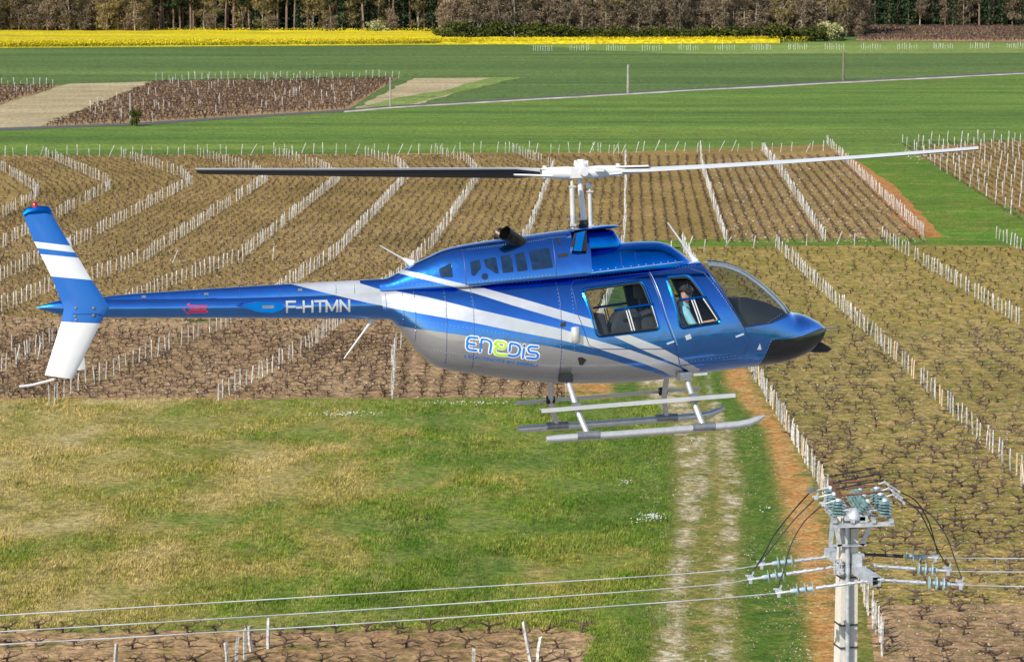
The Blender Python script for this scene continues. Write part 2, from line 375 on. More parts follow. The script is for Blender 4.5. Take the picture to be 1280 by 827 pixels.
    me.materials.append(n.m); tag(link('dirt_track', me), kind='structure')
bandmesh()
sheet('bottom_vine_soil', [(-160, 789), (300, 792), (560, 789), (700, 786), (742, 798), (735, 870), (-160, 870)], M['soil_pink'], 0.35, 1.0)
ZTOP = 0.004 * (LV[0] + 1)

# rapeseed: a raised, uneven sheet of bloom
def rape(name, pix, h):
    P = [G(x, y) for x, y in pix]
    m = MB(); n = 120; vs = []
    L0, L1, R1, R0 = P
    for j in range(9):
        for i in range(n + 1):
            a = L0.lerp(R0, i / n); b = L1.lerp(R1, i / n); q = a.lerp(b, j / 8)
            zz = h * (0.9 + 0.25 * mnoise.noise(q * 0.15)) if 0 < j else 0.0
            vs.append((q.x, q.y, zz))
    m.add(vs, [(j * (n + 1) + i, j * (n + 1) + i + 1, (j + 1) * (n + 1) + i + 1, (j + 1) * (n + 1) + i) for j in range(8) for i in range(n)])
    tag(link(name, m.mesh(name, M['rape']), sm=60), kind='stuff')
rape('rapeseed_field', [(-90, 60.5), (-90, 41), (552, 43.5), (552, 56)], 1.0)
rape('rapeseed_field', [(552, 56), (552, 50.5), (975, 52.5), (975, 54)], 0.9)

def rape_fringe(px0, px1, pyb, n, sd, pye=None):
    pye = pyb if pye is None else pye
    rd = random.Random(sd); V = []
    def f(r):
        px = r.uniform(px0, px1); g = G(px, pyb + (pye - pyb) * (px - px0) / (px1 - px0) - abs(r.gauss(0, .9))); z = r.uniform(.2, 1.35); return Vector((g.x, g.y, z))
    def quads(k, f2, size, sd2):
        m = MB(); r = random.Random(sd2)
        for _ in range(k):
            c = f2(r); a = Vector((r.gauss(0, 1), r.gauss(0, 1), r.gauss(0, 1))).normalized(); b = a.orthogonal().normalized() * size * r.uniform(.5, 1.3); d = a.cross(b); m.add([c - b, c + d, c + b, c - d], [(0, 1, 2, 3)])
        return m
    def lowf(r): q = f(r); q.z = r.uniform(0, .7); return q
    tag(link('rapeseed_plants', quads(n * 2, f, .13, sd).mesh('rapeseed_plants', M['rape']), fix=False), 'yellow rapeseed flower heads along the field edge', 'rapeseed', kind='stuff')
    tag(link('rapeseed_stalks', quads(n, lowf, .15, sd + 1).mesh('rapeseed_stalks', M['crop_pale']), fix=False), 'green stalks under the yellow rapeseed edge', 'rapeseed', kind='stuff')
rape_fringe(-20, 552, 59.8, 9000, 3, 55.6); rape_fringe(552, 960, 55.6, 5500, 5, 53.6); rape_fringe(940, 1010, 53.6, 250, 6); rape_fringe(-20, 552, 42.5, 3000, 8)

# ---------------------------------------------------------------- vineyard: stakes
M['stake'] = ground_mat('weathered_stake', [(0.3, (0.38, 0.36, 0.325)), (0.7, (0.56, 0.54, 0.50))], [(0.3, (0.35, 0.34, 0.32)), (0.7, (0.65, 0.65, 0.63))], 0.5, fs=9, bump=0.3)
M['stake_tan'] = simple('newer_tan_stake', (0.62, 0.46, 0.28), 0.85, var=0.2, sc=4, vec='pos')
M['vine'] = ground_mat('vine_bark', [(0.3, (0.075, 0.048, 0.036)), (0.7, (0.17, 0.11, 0.082))], [(0.3, (0.3, 0.3, 0.3)), (0.7, (0.7, 0.7, 0.7))], 0.5, fs=12, crunch=.4)
LINES = {
 'A': [(-60, 196), (0, 212), (48, 242), (44, 250), (0, 274), (-60, 308)],
 'B': [(56, 196), (132, 230), (138, 238), (66, 276), (0, 312), (-60, 346)],
 'C': [(150, 196), (228, 222), (240, 231), (134, 288), (88, 312), (54, 328), (0, 352), (-60, 380)],
 'D': [(245, 195), (319, 217), (335, 227), (180, 328), (116, 352), (68, 363), (0, 392), (-60, 424)],
 'E': [(343, 195), (400, 211), (425, 226), (299, 328), (211, 360), (120, 402), (35, 447), (-30, 485)],
 'F': [(447, 193), (497, 207), (512, 222), (419, 323), (373, 352), (303, 401), (197, 447), (62, 505)],
 'G': [(541, 191), (585, 205), (600, 222), (541, 309), (500, 350), (430, 403), (381, 443), (273, 503)],
 'H': [(636, 190), (674, 204), (692, 211), (662, 292), (610, 370), (545, 415), (494, 440), (490, 500)],
 'I': [(740, 189), (782, 196), (781, 303), (760, 380), (730, 450), (708, 497)],
 'J': [(876, 186), (877, 210), (907, 305)],
 'K': [(953, 189), (968, 206), (1031, 303)],
 'L': [(1033, 180), (1155, 297)],
 'P': [(852, 307), (935, 460), (1025, 610), (1062, 700), (1105, 822)],
 'M': [(965, 306), (1280, 605), (1480, 800)],
 'N': [(1101, 300), (1280, 410), (1600, 610)],
 'O': [(1241, 297), (1450, 400), (1750, 540)],
 'Q': [(1420, 300), (1650, 400), (1950, 540)],
}
LG = {k: [(G(x, y).x, G(x, y).y) for x, y in v] for k, v in LINES.items()}
def xat(k, d):                     # x of a stake line at distance d
    L = sorted(LG[k], key=lambda p: p[1]); ds = [p[1] for p in L]; xs = [p[0] for p in L]
    if d < ds[0]: return xs[0] + (xs[1] - xs[0]) / (ds[1] - ds[0]) * (d - ds[0])
    if d > ds[-1]: return xs[-1] + (xs[-1] - xs[-2]) / (ds[-1] - ds[-2]) * (d - ds[-1])
    return float(np.interp(d, ds, xs))
# where a line breaks off (few stakes shown)
STEP = {k: 1.0 for k in LG}
LG['Z'] = [(x - 9.0, y) for x, y in LG['A']]; STEP['Z'] = 1.0; STEP['P'] = .62
stakes = []                        # (x, y, line, height, tan?)
def inframe(x, y, m=60):
    px = 640 + x / (y * cp + CAM_H * sp) * FPX
    return -m < px < 1280 + m
for k, L in LG.items():
    if k == 'Z': continue
    d0 = min(p[1] for p in L); d1 = max(p[1] for p in L); d = d0
    while d < d1:
        x = xat(k, d) + random.gauss(0, 0.04)
        y = d + random.gauss(0, 0.05)
        if inframe(x, y) and random.random() > 0.08:
            stakes.append((x, y, k, random.uniform(0.95, 1.2), random.random() < (0.10 if k in 'PMN' else 0.02)))
        d += STEP[k] * (1.0 if d < 200 else 1.25)
# scattered end stakes along the top edge and the path
for i in range(80):
    px = -20 + i * 13.3 + random.uniform(-4, 4); g = G(px, 196 - px * 0.007 + random.uniform(-1, 2))
    stakes.append((g.x, g.y, 'top', random.uniform(1.0, 1.35), False))
for px, py in ((839, 318), (860, 311), (905, 312), (942, 311), (975, 312), (1008, 308), (1046, 306), (1068, 308), (303, 332), (341, 326), (215, 330), (880, 316)):
    g = G(px, py); stakes.append((g.x, g.y, 'path', 1.05, False))
for px, py in ((20, 455), (61, 507), (68, 506), (34, 447), (1276, 612), (15, 441), (47, 452)):
    g = G(px, py); stakes.append((g.x, g.y, 'loneleft' if px < 200 else 'M', 1.1, False))
for px, py, h in ((335, 813, 1.05), (315, 818, .95), (306, 827, 1.05), (296, 832, .9), (284, 838, .9), (145, 836, .8), (592, 842, .8), (664, 830, 1.35), (672, 834, .95)):
    g = G(px, py); stakes.append((g.x, g.y, 'bottom', h, False))
# the rows of staked vines at the right edge beyond the green alley
for r_ in range(17):
    a = G(1128 + r_ * 19, 181 - r_ * 0.7); b = G(1276 + r_ * 27, 276 - r_ * 0.7)
    dv = (b - a).normalized(); L = (b - a).length; s = 0
    while s < L:
        q = a + dv * s; 
        if inframe(q.x, q.y, 5): stakes.append((q.x + random.gauss(0, .08), q.y, 'right', random.uniform(1.15, 1.5), random.random() < .08))
        s += 5.2 * random.uniform(0.75, 1.2)
def stake_geo(seed, h=1.0):
    rd = random.Random(seed); m = MB(); w = 0.032
    for i in range(1): pass
    z = [-0.05, 0.5 * h, h]; vs = []
    for j, zz in enumerate(z):
        ox, oy = rd.gauss(0, .012) * j, rd.gauss(0, .012) * j
        for (a, b) in ((-1, -1), (1, -1), (1, 1), (-1, 1)):
            vs.append((a * w * (1 - .1 * j) + ox, b * w * .85 + oy, zz + (rd.uniform(-.05, .03) if j == 2 else 0)))
    fs = [(4 * j + k, 4 * j + (k + 1) % 4, 4 * j + 4 + (k + 1) % 4, 4 * j + 4 + k) for j in range(2) for k in range(4)] + [(8, 9, 10, 11)]
    return m.add(vs, fs)
sv = [stake_geo(i).mesh('vineyard_stake', M['stake']) for i in range(5)]
svt = [stake_geo(i + 9).mesh('vineyard_stake', M['stake_tan']) for i in range(2)]
for q in sv + svt: fixn(q)
LBL = {
 'P': 'pale wooden stake in the row beside the orange clay bank under the helicopter nose',
 'M': 'pale wooden stake in the long diagonal line running down right of the helicopter nose',
 'N': 'pale wooden stake in the diagonal line at the right edge, above the long line',
 'F': 'pale wooden stake in the lower left line that climbs towards the tail boom',
 'G': 'pale wooden stake in the line passing under the boom near the belly antenna',
 'H': 'pale wooden stake of the short upright-looking line below the rear belly',
 'E': 'pale wooden stake in the line crossing behind the tail fin',
 'bottom': 'weathered wooden stake standing in the bottom strip of vines, left of centre',
 'I': 'pale wooden stake in the line that meets the meadow behind the skids',
 'loneleft': 'leaning wooden stake on its own below the tail fin at left',
}
stakes.sort(key=lambda s: s[1])
vis = [s for s in stakes if s[2] in LBL][:300]
visset = set(id(s) for s in vis)
for i, s in enumerate(vis):
    me = (svt if s[4] else sv)[i % (2 if s[4] else 5)]
    o = bpy.data.objects.new('vineyard_stake', me); COL.objects.link(o)
    o.location = (s[0], s[1], 0); o.scale = ((1.7, 1.7, s[3] * 1.1) if s[2] == 'bottom' else (1, 1, s[3]))
    lean = 0.3 if (s[2] == 'loneleft' and i % 2) else (.22 if s[2] == 'bottom' and 0 < s[0] < 1.6 else 0)
    o.rotation_euler = (random.gauss(0, .03), random.gauss(0, .03) + (.12 if random.random() < .08 else 0) + lean, random.uniform(0, 3))
    if s[4]: tag(o, 'newer tan stake among the pale ones in the vineyard lines right of the helicopter', 'stake', 'newer tan vineyard stakes')
    else: tag(o, LBL[s[2]], 'stake', 'stakes: ' + LBL[s[2]].replace('pale wooden stake ', '').replace('weathered wooden stake ', ''))
# the tall leaning pair at the bottom gets its own lean
rest = [s for s in stakes if id(s) not in visset]
pos = np.array([(s[0], s[1], 0) for s in rest], float)
V5 = [arr(q) for q in sv]
tilt = rng.normal(0, 0.025, (len(rest), 2)); tops = np.array([s[2] in ('top', 'path') for s in rest])
tilt[tops, 0] = rng.choice([0.0, 0.0, 0.45, 0.1], tops.sum()) + rng.normal(0, .05, tops.sum())
tag(link('distant_stakes', scatter('distant_stakes', V5, pos, rng.uniform(0, 3, len(rest)), np.array([s[3] for s in rest]) , M['stake'], tilt), fix=False), kind='stuff',
    label='pale stakes of the farther vineyard lines, hundreds of them', cat='stakes')

# ---------------------------------------------------------------- vineyard: vines
def vine_geo(seed, n=5, lod=0, wide=0.5):
    rd = random.Random(seed); m = MB()
    h = rd.uniform(.15, .27); p = [Vector((0, 0, -.03)), Vector((rd.gauss(0, .04), rd.gauss(0, .04), h * .5)), Vector((rd.gauss(0, .06), rd.gauss(0, .05), h))]
    m.tube(p, [.055, .045, .050], n, False)
    arms = [(-1, .9), (1, .9), (rd.choice((-1, 1)) * .35, .5)] if not lod else [(-1, .9), (1, .9)]
    for sx, ln in arms:
        q = p[2].copy(); pts = [q.copy()]; a = rd.uniform(.3, 1.0)
        for k in range(3 if not lod else 2):
            q = q + Vector((sx * ln * wide * rd.uniform(.3, .5), rd.gauss(0, .12), rd.uniform(-.07, .13) * a))
            pts.append(q.copy())
        m.tube(pts, [.040, .032, .024, .012][:len(pts)], n, False)
        if not lod:
            for t in range(3):
                b = pts[rd.randint(1, len(pts) - 1)]
                m.tube([b, b + Vector((rd.gauss(0, .12), rd.gauss(0, .10), rd.uniform(.02, .18)))], [.022, .010], 3, False)
    return m
vh = [vine_geo(i, 5, 0, .42).mesh('grape_vine', M['vine']) for i in range(10)]
vm = [arr(vine_geo(100 + i, 3, 0, .40).mesh('v', M['vine'])) for i in range(8)]
vl = [arr(vine_geo(200 + i, 3, 1, 0.26).mesh('v', M['vine'])) for i in range(8)]
vines = []
def fill(ka, kb, cols, y0, y1, step, jx=.12, jy=.2, keep=.93, rows=False):
    d = y0
    while d < y1:
        for j in range(cols):
            if random.random() > keep: continue
            u = (j + .5) / cols
            x = xat(ka, d) * (1 - u) + xat(kb, d) * u + random.gauss(0, jx); y = d + random.gauss(0, jy if not rows else .10)
            if inframe(x, y, 40): vines.append((x, y))
        d += step
for r_ in range(17):
    a = G(1128 + r_ * 19, 181 - r_ * 0.7); b = G(1276 + r_ * 27, 276 - r_ * 0.7); dv = (b - a).normalized()
    for off_ in (0, .5):
        a2 = G(1128 + (r_ + off_) * 19, 181 - r_ * 0.7); b2 = G(1276 + (r_ + off_) * 27, 276 - r_ * .7); s_ = 0; L_ = (b2 - a2).length
        while s_ < L_:
            q = a2.lerp(b2, s_ / L_)
            if inframe(q.x, q.y, 5): vines.append((q.x + random.gauss(0, .08), q.y))
            s_ += .85
D503 = G(640, 502).y; D303 = G(640, 304).y; D193 = G(640, 195).y; D308 = G(640, 311).y
order = 'ABCDEFGHI'
for a, b in zip(order[:-1], order[1:]): fill(a, b, 9, D503 + 1, D193, .9, .10, .22, .9)
fill('Z', 'A', 8, 180, D193, 1.05, .10, .22, .86)
for dx in (1, 2): pass
for a, b in (('I', 'J'), ('J', 'K'), ('K', 'L')): fill(a, b, 8, D303, D193, .72, .06)
for a, b in (('P', 'M'), ('M', 'N'), ('N', 'O'), ('O', 'Q')): fill(a, b, 8, G(640, 840).y, D308, 1.12, .28, .2, .86, True)
# bottom strip rows
for py in (794, 812, 832):
    d = G(640, py).y; x = G(-30, py).x
    while x < G(735, py).x:
        vines.append((x + random.gauss(0, .08), d + random.gauss(0, .1))); x += 1.05
# left of line A
d = D503 + 1
vines.sort(key=lambda s: s[1])
vg = {'o': ('dark gnarled leafless vine on the mossy ground of the lower right vineyard', 'vines on the mossy lower right plot'),
      'b': ('dark gnarled leafless vine in the brown soil strip at the bottom, left of the track', 'vines in the bottom brown strip'),
      'p': ('dark gnarled leafless vine on bare brown soil at bottom right, past the power pole', 'vines in the bottom right brown corner')}
dbr = G(640, 762).y
for i, (x, y) in enumerate(vines[:300]):
    o = bpy.data.objects.new('grape_vine', vh[i % 10]); COL.objects.link(o)
    o.location = (x, y, ZTOP); o.rotation_euler = (0, 0, random.gauss(0, .35) + (math.pi if random.random() < .5 else 0)); s = random.uniform(.7, 1.1); o.scale = (s, s, s)
    k = 'b' if x < 8 else ('p' if y < dbr else 'o')
    if k == 'o': w_ = ('beside the clay bank stakes' if x < xat('P', y) + 3 else 'left of the long diagonal stake line') if x < xat('M', y) else 'right of the long diagonal stake line'; w_ += ' below the insulators' * (y < G(640, 712).y); lb = 'dark leafless vine on moss ' + w_
    elif k == 'p': lb = vg['p'][0]
    else: w_ = ('left corner', 'left half', 'middle')[0 if x < -12 else (1 if x < -4 else 2)]; lb = 'dark gnarled leafless vine in the bottom brown strip, ' + w_
    tag(o, lb, 'grape vine', 'vines: ' + lb.split(' vine ')[1])
vr = np.array(vines[300:])
nr = vr[:, 1] < 165
def vbake(name, sel, var, lab):
    P = np.column_stack([vr[sel], np.full(sel.sum(), ZTOP)])
    tag(link(name, scatter(name, var, P, rng.normal(0, .4, len(P)) + rng.choice([0, math.pi], len(P)), rng.uniform(.55, .95, len(P)), M['vine'], None), fix=False), lab, 'vines', kind='stuff')
vbake('nearer_vines', nr, vm, 'leafless dark vines filling the nearer vineyard plots')
vbake('farther_vines', ~nr, vl, 'leafless dark vines in rows over the farther vineyard plots')
# prunings, clods and stones between the rows
def bits(name, n, region, var, mats, smin, smax, lab, cat, flat=True):
    P = []
    while len(P) < n:
        x, y = region(); P.append((x, y, ZTOP - .01))
    P = np.array(P)
    tag(link(name, scatter(name, var, P, rng.uniform(0, 6.3, n), rng.uniform(smin, smax, n), mats, None), fix=False), lab, cat, kind='stuff')
def clod(seed):
    rd = random.Random(seed); vs = [(math.cos(a) * rd.uniform(.6, 1), math.sin(a) * rd.uniform(.6, 1), -.05) for a in (0, 1.3, 2.5, 3.8, 5.1)] + [(rd.gauss(0, .15), rd.gauss(0, .15), rd.uniform(.4, .8))]
    return MB().add(vs, [(k, (k + 1) % 5, 5) for k in range(5)])
cl = [arr(clod(i).mesh('c', M['vine'])) for i in range(6)]
def reg(ka, kb, y0, y1):
    def f():
        while True:
            t = random.random(); d = 1 / ((1 - t) / y0 + t / y1); u = random.random(); x = xat(ka, d) * (1 - u) + xat(kb, d) * u
            if inframe(x, d, 10): return x, d
    return f
n_ = NT('vineyard_stone'); rp = n_.new('ShaderNodeNewGeometry').outputs['Random Per Island']
n_.col(n_.ramp(rp, [(0, (0.12, 0.08, 0.05)), (.45, (0.26, 0.18, 0.11)), (.85, (0.36, 0.27, 0.17)), (1, (0.58, 0.53, 0.45))])); n_.set(Roughness=.95); M['stone'] = n_.m
bits('soil_clods', 26000, reg('B', 'I', D503 + 1, 230), cl, [M['stone']], .025, .085, 'small clods and stones on the left vineyard soil', 'clods')
bits('soil_clods', 15000, reg('P', 'O', G(640, 840).y, 200), cl, [M['stone']],   .02, .065, 'small clods and stones between the vines at lower right', 'clods')
bits('soil_clods', 4000, reg('J', 'L', D303, 300), cl, [M['stone']], .05, .14, 'pale stones in the upper vineyard', 'clods')
def track_stone():
    while True:
        t = random.random(); d = 1 / ((1 - t) / G(640, 835).y + t / G(640, 478).y); px = random.uniform(800, 1050); x = (px - 640) * (d * cp + CAM_H * sp) / FPX
        if mnoise.noise(Vector((x * 1.1, d * .4, 7))) > -.05: return x, d
bits('track_stones', 5000, track_stone, cl, [M['stone']], .015, .055, 'small pale stones strewn over the track and the orange bank', 'stones')
# trellis wires on the nearer rows at right
m = MB(); d = G(640, 835).y; M['wire_thin'] = simple('galvanised_wire', (0.32, 0.31, 0.28), 0.6, 0.2)
while d < 165:
    x0 = xat('P', d); m.tube([(x0, d, .42), (x0 + 10, d, .40), (x0 + 40, d, .42)], .007, 3, False)
    d += 1.15
tag(link('trellis_wires', m.mesh('trellis_wires', M['wire_thin']), fix=False), 'thin galvanised wires strung along the lower right vine rows', 'wires', kind='stuff')

# ---------------------------------------------------------------- grass tufts
def tuft(seed, nb=6, h=.115, w=.012):
    rd = random.Random(seed); m = MB()
    for k in range(nb):
        a = rd.uniform(0, 6.28); ox, oy = rd.gauss(0, .13), rd.gauss(0, .13); L = h * rd.uniform(.5, 1.2); ln = rd.uniform(.2, .9) * L
        dx, dy = math.cos(a), math.sin(a); px_, py_ = -dy * w, dx * w
        m.add([(ox - px_, oy - py_, 0), (ox + px_, oy + py_, 0), (ox + dx * ln + 0, oy + dy * ln, L)], [(0, 1, 2)])
    return m
tf = [arr(tuft(i).mesh('t', M['blades'])) for i in range(12)]
PY0, PY1 = 500, 800
def meadow_pt():
    while True:
        t = random.random(); d = 1 / ((1 - t) / G(640, 845).y + t / G(640, 500).y)
        x = random.uniform(-.2, .2) * d
        px = 640 + x / (d * cp + CAM_H * sp) * FPX
        if d < G(640, 788).y and (px < 735 or px > 815): continue
        if -10 < px < 836: return x, d
def bake_tufts(name, n, rf, var, mat, lab, smin=.6, smax=1.5):
    P = np.array([(*rf(), ZTOP - .06) for _ in range(n)])
    sc = rng.uniform(smin, smax, n)
    # clumps: taller where the noise is high
    q = np.array([mnoise.noise(Vector((p[0] * .35, p[1] * .25, 9))) for p in P]); sc = sc * (1 + .7 * np.clip(q, -.6, 1))
    tag(link(name, scatter(name, var, P, rng.uniform(0, 6.3, n), sc, mat, None), fix=False), lab, 'grass', kind='stuff')
bake_tufts('meadow_grass', 135000, meadow_pt, tf, M['blades'], 'rough mixed green and dry grass of the meadow')
def strip_pt():
    while True:
        t = random.random(); d = 1 / ((1 - t) / G(640, 830).y + t / G(640, 480).y); px = 640 + random.uniform(150, 420); x = (px - 640) * (d * cp + CAM_H * sp) / FPX
        py = 413.5 + FPX * math.tan(math.atan2(CAM_H, d) - PITCH)
        g0 = np.interp(py, [480, 540, 640, 740, 840], [878, 912, 926, 926, 928]); g1 = np.interp(py, [480, 540, 640, 740, 840], [930, 950, 974, 1000, 1012])
        if g0 < px < g1: return x, d
M['lush_blades'] = NT('lush_blades'); q_ = M['lush_blades']; rp = q_.new('ShaderNodeNewGeometry').outputs['Random Per Island']
q_.col(q_.ramp(rp, [(0, (0.02, 0.065, 0.005)), (.5, (0.055, 0.115, 0.01)), (.8, (0.10, 0.145, 0.022)), (1, (0.24, 0.22, 0.08))])); q_.set(Roughness=.85); M['lush_blades'] = q_.m
bake_tufts('strip_grass', 9000, strip_pt, tf, M['lush_blades'], 'bright green grass of the strip beside the track', .3, .8)
def track_pt():
    while True:
        t = random.random(); d = 1 / ((1 - t) / G(640, 830).y + t / G(640, 480).y); px = random.uniform(800, 1045); x = (px - 640) * (d * cp + CAM_H * sp) / FPX
        if mnoise.noise(Vector((x * .9, d * .5, 4))) > .05: return x, d
bake_tufts('verge_grass', 6000, track_pt, tf, M['blades'], 'sparse grass tufts on the track and clay bank', .4, .8)
# moss and weed tufts in the vineyards
def weed_pt():
    f = reg('P', 'O', G(640, 762).y, 190)
    while True:
        x, y = f()
        if mnoise.noise(Vector((x * .4, y * .3, 2))) > 0: return x, y
M['weed'] = NT('vineyard_weed'); q_ = M['weed']; rp = q_.new('ShaderNodeNewGeometry').outputs['Random Per Island']
q_.col(q_.ramp(rp, [(0, (0.10, 0.11, 0.012)), (.6, (0.20, 0.18, 0.03)), (1, (0.34, 0.27, 0.09))])); q_.set(Roughness=.9); M['weed'] = q_.m
bake_tufts('vineyard_weeds', 16000, weed_pt, tf, M['weed'], 'mossy weeds between the vines at lower right', .3, .7)
# white daisies
M['white_flower'] = simple('white_flower', (0.6, 0.6, 0.54), .8)
fl = [arr(clod(50 + i).mesh('f', M['white_flower'])) for i in range(4)]
P = []
for (px, py, sx, sy, n) in ((815, 650, 12, 4, 110), (430, 521, 40, 3, 90), (585, 507, 60, 2, 60), (800, 655, 10, 3, 20), (783, 608, 8, 3, 16), (1160, 198, 40, 6, 60), (955, 640, 8, 3, 12), (948, 750, 10, 3, 25), (1140, 193, 25, 3, 60), (870, 553, 15, 3, 15)):
    for _ in range(n):
        g = G(random.gauss(px, sx * .6), random.gauss(py, sy * .6)); P.append((g.x, g.y, .18))
P = np.array(P)
tag(link('white_flowers', scatter('white_flowers', fl, P, rng.uniform(0, 6, len(P)), rng.uniform(.015, .05, len(P)) * (P[:, 1] / 120), M['white_flower']), fix=False), 'small white daisies in patches of the grass', 'flowers', kind='stuff')

# ---------------------------------------------------------------- far vineyards and markers
def inpoly(x, y, poly):
    c = False; n = len(poly)
    for i in range(n):
        x0, y0 = poly[i]; x1, y1 = poly[(i + 1) % n]
        if (y0 > y) != (y1 > y) and x < (x1 - x0) * (y - y0) / (y1 - y0) + x0: c = not c
    return c
def far_plot(name, poly, lab, sv_=5.0, dirv=(0.5, 1), vs_=1.0, hs=1.0, mat=None):
    pg = [(G(a, b).x, G(a, b).y) for a, b in poly]
    xs = [p[0] for p in pg]; ys = [p[1] for p in pg]; P = []; Q = []
    y = min(ys); r_ = 0
    while y < max(ys):
        x = min(xs) + (r_ % 2) * .6; 
        while x < max(xs):
            if inpoly(x, y, pg):
                P.append((x + random.gauss(0, .15), y + random.gauss(0, .2), .1))
                if random.random() < .035: Q.append((x, y, .1))
            x += vs_
        y += vs_ * 1.6; r_ += 1
    # edge stakes
    P = np.array(P); Q = np.array(Q)
    tag(link(name + '_vines', scatter('fv', vl, P, rng.uniform(0, 6, len(P)), rng.uniform(1.3, 2.0, len(P)) * vs_, M['vine']), fix=False), lab, 'vines', kind='stuff')
    if hs: tag(link(name + '_stakes', scatter('fs', V5, Q, rng.uniform(0, 6, len(Q)), rng.uniform(1.0, 1.5, len(Q)) * hs, M['stake'], rng.normal(0, .05, (len(Q), 2))), fix=False), 'pale stakes among ' + lab, 'stakes', kind='stuff')
far_plot('far_vineyard', [(52, 159), (192, 103), (497, 98.5), (430, 137), (300, 145), (175, 154)], 'the brown vines of the small plot across the wheat')
far_plot('corner_vineyard', [(-40, 109), (75, 107.5), (0, 130), (-40, 138)], 'the vines in the far left corner plot')
P = []
for i in range(38):
    g = G(195 + i * 8.2, 101.5 - i * .08); P.append((g.x, g.y, .1))
for i in range(9):
    g = G(2 + i * 8, 109); P.append((g.x, g.y, .1))
P = np.array(P)
tag(link('headland_stakes', scatter('hs', V5, P, rng.uniform(0, 6, len(P)), rng.uniform(.9, 1.5, len(P)), M['stake'], rng.normal(0, .05, (len(P), 2))), fix=False), 'pale end stakes along the top of the small brown vineyard', 'stakes', kind='stuff')
P = []
for c in range(16):
    for k in range(9):
        g = G(667 + c * 45.5 + k * 2.9 + random.uniform(-.6, .6), 64 - c * .25 + random.uniform(-.3, .3)); P.append((g.x, g.y, .1))
P = np.array(P)
tag(link('distant_white_markers', scatter('wm', V5, P, rng.uniform(0, 6, len(P)), rng.uniform(.8, 1.3, len(P)), M['white_flower']), fix=False), 'evenly spaced clusters of white stakes across the far pale field', 'stakes', kind='stuff')
# hilltop vineyard at far right
sheet('hill_vineyard_soil', [(1072, 51.5), (1078, 33), (1400, 33), (1400, 54)], M['soil_pink'], 1.0)
far_plot('hill_vineyard', [(1074, 51), (1080, 34), (1300, 34), (1300, 52)], 'the brown vines of the slope below the right wood', vs_=1.6, hs=0)

# ---------------------------------------------------------------- poles and shrub in the fields
M['oldwood'] = simple('old_pole_wood', (0.20, 0.15, 0.11), .9, var=.3, sc=2)
M['greypole'] = simple('grey_concrete_post', (0.30, 0.28, 0.24), .9, var=.2, sc=2)
def far_pole(px, py0, py1, r, mat, lab, arm=False):
    g = G(px, py0); h = (py0 - py1) / (FPX / g.y) * 1.0
    t = empty('field_pole', g); tag(t, lab, 'pole')
    m = MB().tube([(0, 0, -.3), (0, 0, h)], [r, r * .75], 8); link('shaft', m.mesh('shaft', mat), t, 40)
    m = MB().tube([(0, 0, h), (0, 0, h + .12)], [r * .9, r * .4], 8); link('cap', m.mesh('cap', mat), t, 40)
far_pole(785, 116.5, 82, .22, M['greypole'], 'grey concrete pole beside the road at centre')
far_pole(1054, 100.5, 66, .2, M['oldwood'], 'brown wooden pole beside the road at right')
far_pole(488, 133.5, 98, .16, M['greypole'], 'slim pale pole at the corner of the small brown vineyard')
far_pole(163.5, 155, 118, .16, M['greypole'], 'slim pale pole in the left of the small brown vineyard')
far_pole(112, 42, 15, .25, M['greypole'], 'pale pole standing before the bare wood at far left')

# ---------------------------------------------------------------- wood
def leafmat(name, cols, rough=.9):
    q = NT(name); rp = q.new('ShaderNodeNewGeometry').outputs['Random Per Island']
    c = q.ramp(rp, [(i / (len(cols) - 1), x) for i, x in enumerate(cols)])
    oi = q.new('ShaderNodeObjectInfo').outputs['Random']
    c = q.mix(1.0, c, q.ramp(oi, [(0, (.75, .75, .75)), (1, (1.3, 1.2, 1.15))]), 'MULTIPLY')
    q.col(c); q.set(Roughness=rough); q.b.inputs['Specular IOR Level'].default_value = .1; return q.m
M['pine_leaf'] = leafmat('pine_needles', [(0.016, 0.03, 0.014), (0.035, 0.055, 0.022), (0.07, 0.09, 0.035)])
M['fir_leaf'] = leafmat('dark_evergreen', [(0.012, 0.03, 0.016), (0.03, 0.055, 0.025), (0.055, 0.085, 0.035)])
M['twig'] = leafmat('bare_twigs', [(0.07, 0.052, 0.034), (0.16, 0.125, 0.082), (0.29, 0.235, 0.155)])
M['twig2'] = leafmat('budding_twigs', [(0.12, 0.09, 0.04), (0.22, 0.18, 0.075), (0.34, 0.29, 0.13)])
M['hedge'] = leafmat('hedge_leaf', [(0.02, 0.032, 0.008), (0.05, 0.065, 0.012), (0.10, 0.11, 0.022)])
M['blossom'] = leafmat('pale_bush', [(0.22, 0.24, 0.07), (0.36, 0.36, 0.15), (0.5, 0.5, 0.28)])
M['pinebark'] = simple('pine_bark', (0.23, 0.145, 0.105), .95, var=.35, sc=.6)
M['palebark'] = simple('pale_bark', (0.36, 0.31, 0.24), .95, var=.35, sc=.6)
def leaves(n, fn, size, seed, long=1.0):
    rd = random.Random(seed); m = MB()
    for _ in range(n):
        c = fn(rd); a = Vector((rd.gauss(0, 1), rd.gauss(0, 1), rd.gauss(0, 1))).normalized(); b = a.orthogonal().normalized(); s = size * rd.uniform(.6, 1.4)
        b = Matrix.Rotation(rd.uniform(0, 6.28), 3, a) @ b; c2 = a.cross(b)
        m.add([c - b * s * .5, c + c2 * s * long * .5, c + b * s * .5, c - c2 * s * long * .5], [(0, 1, 2, 3)])
    return m
def blobs(rd, cs): 
    c, r = rd.choice(cs); v = Vector((rd.gauss(0, 1), rd.gauss(0, 1), rd.gauss(0, 1))).normalized() * r * rd.random() ** .4
    return Vector(c) + Vector((v.x, v.y, v.z * .7))
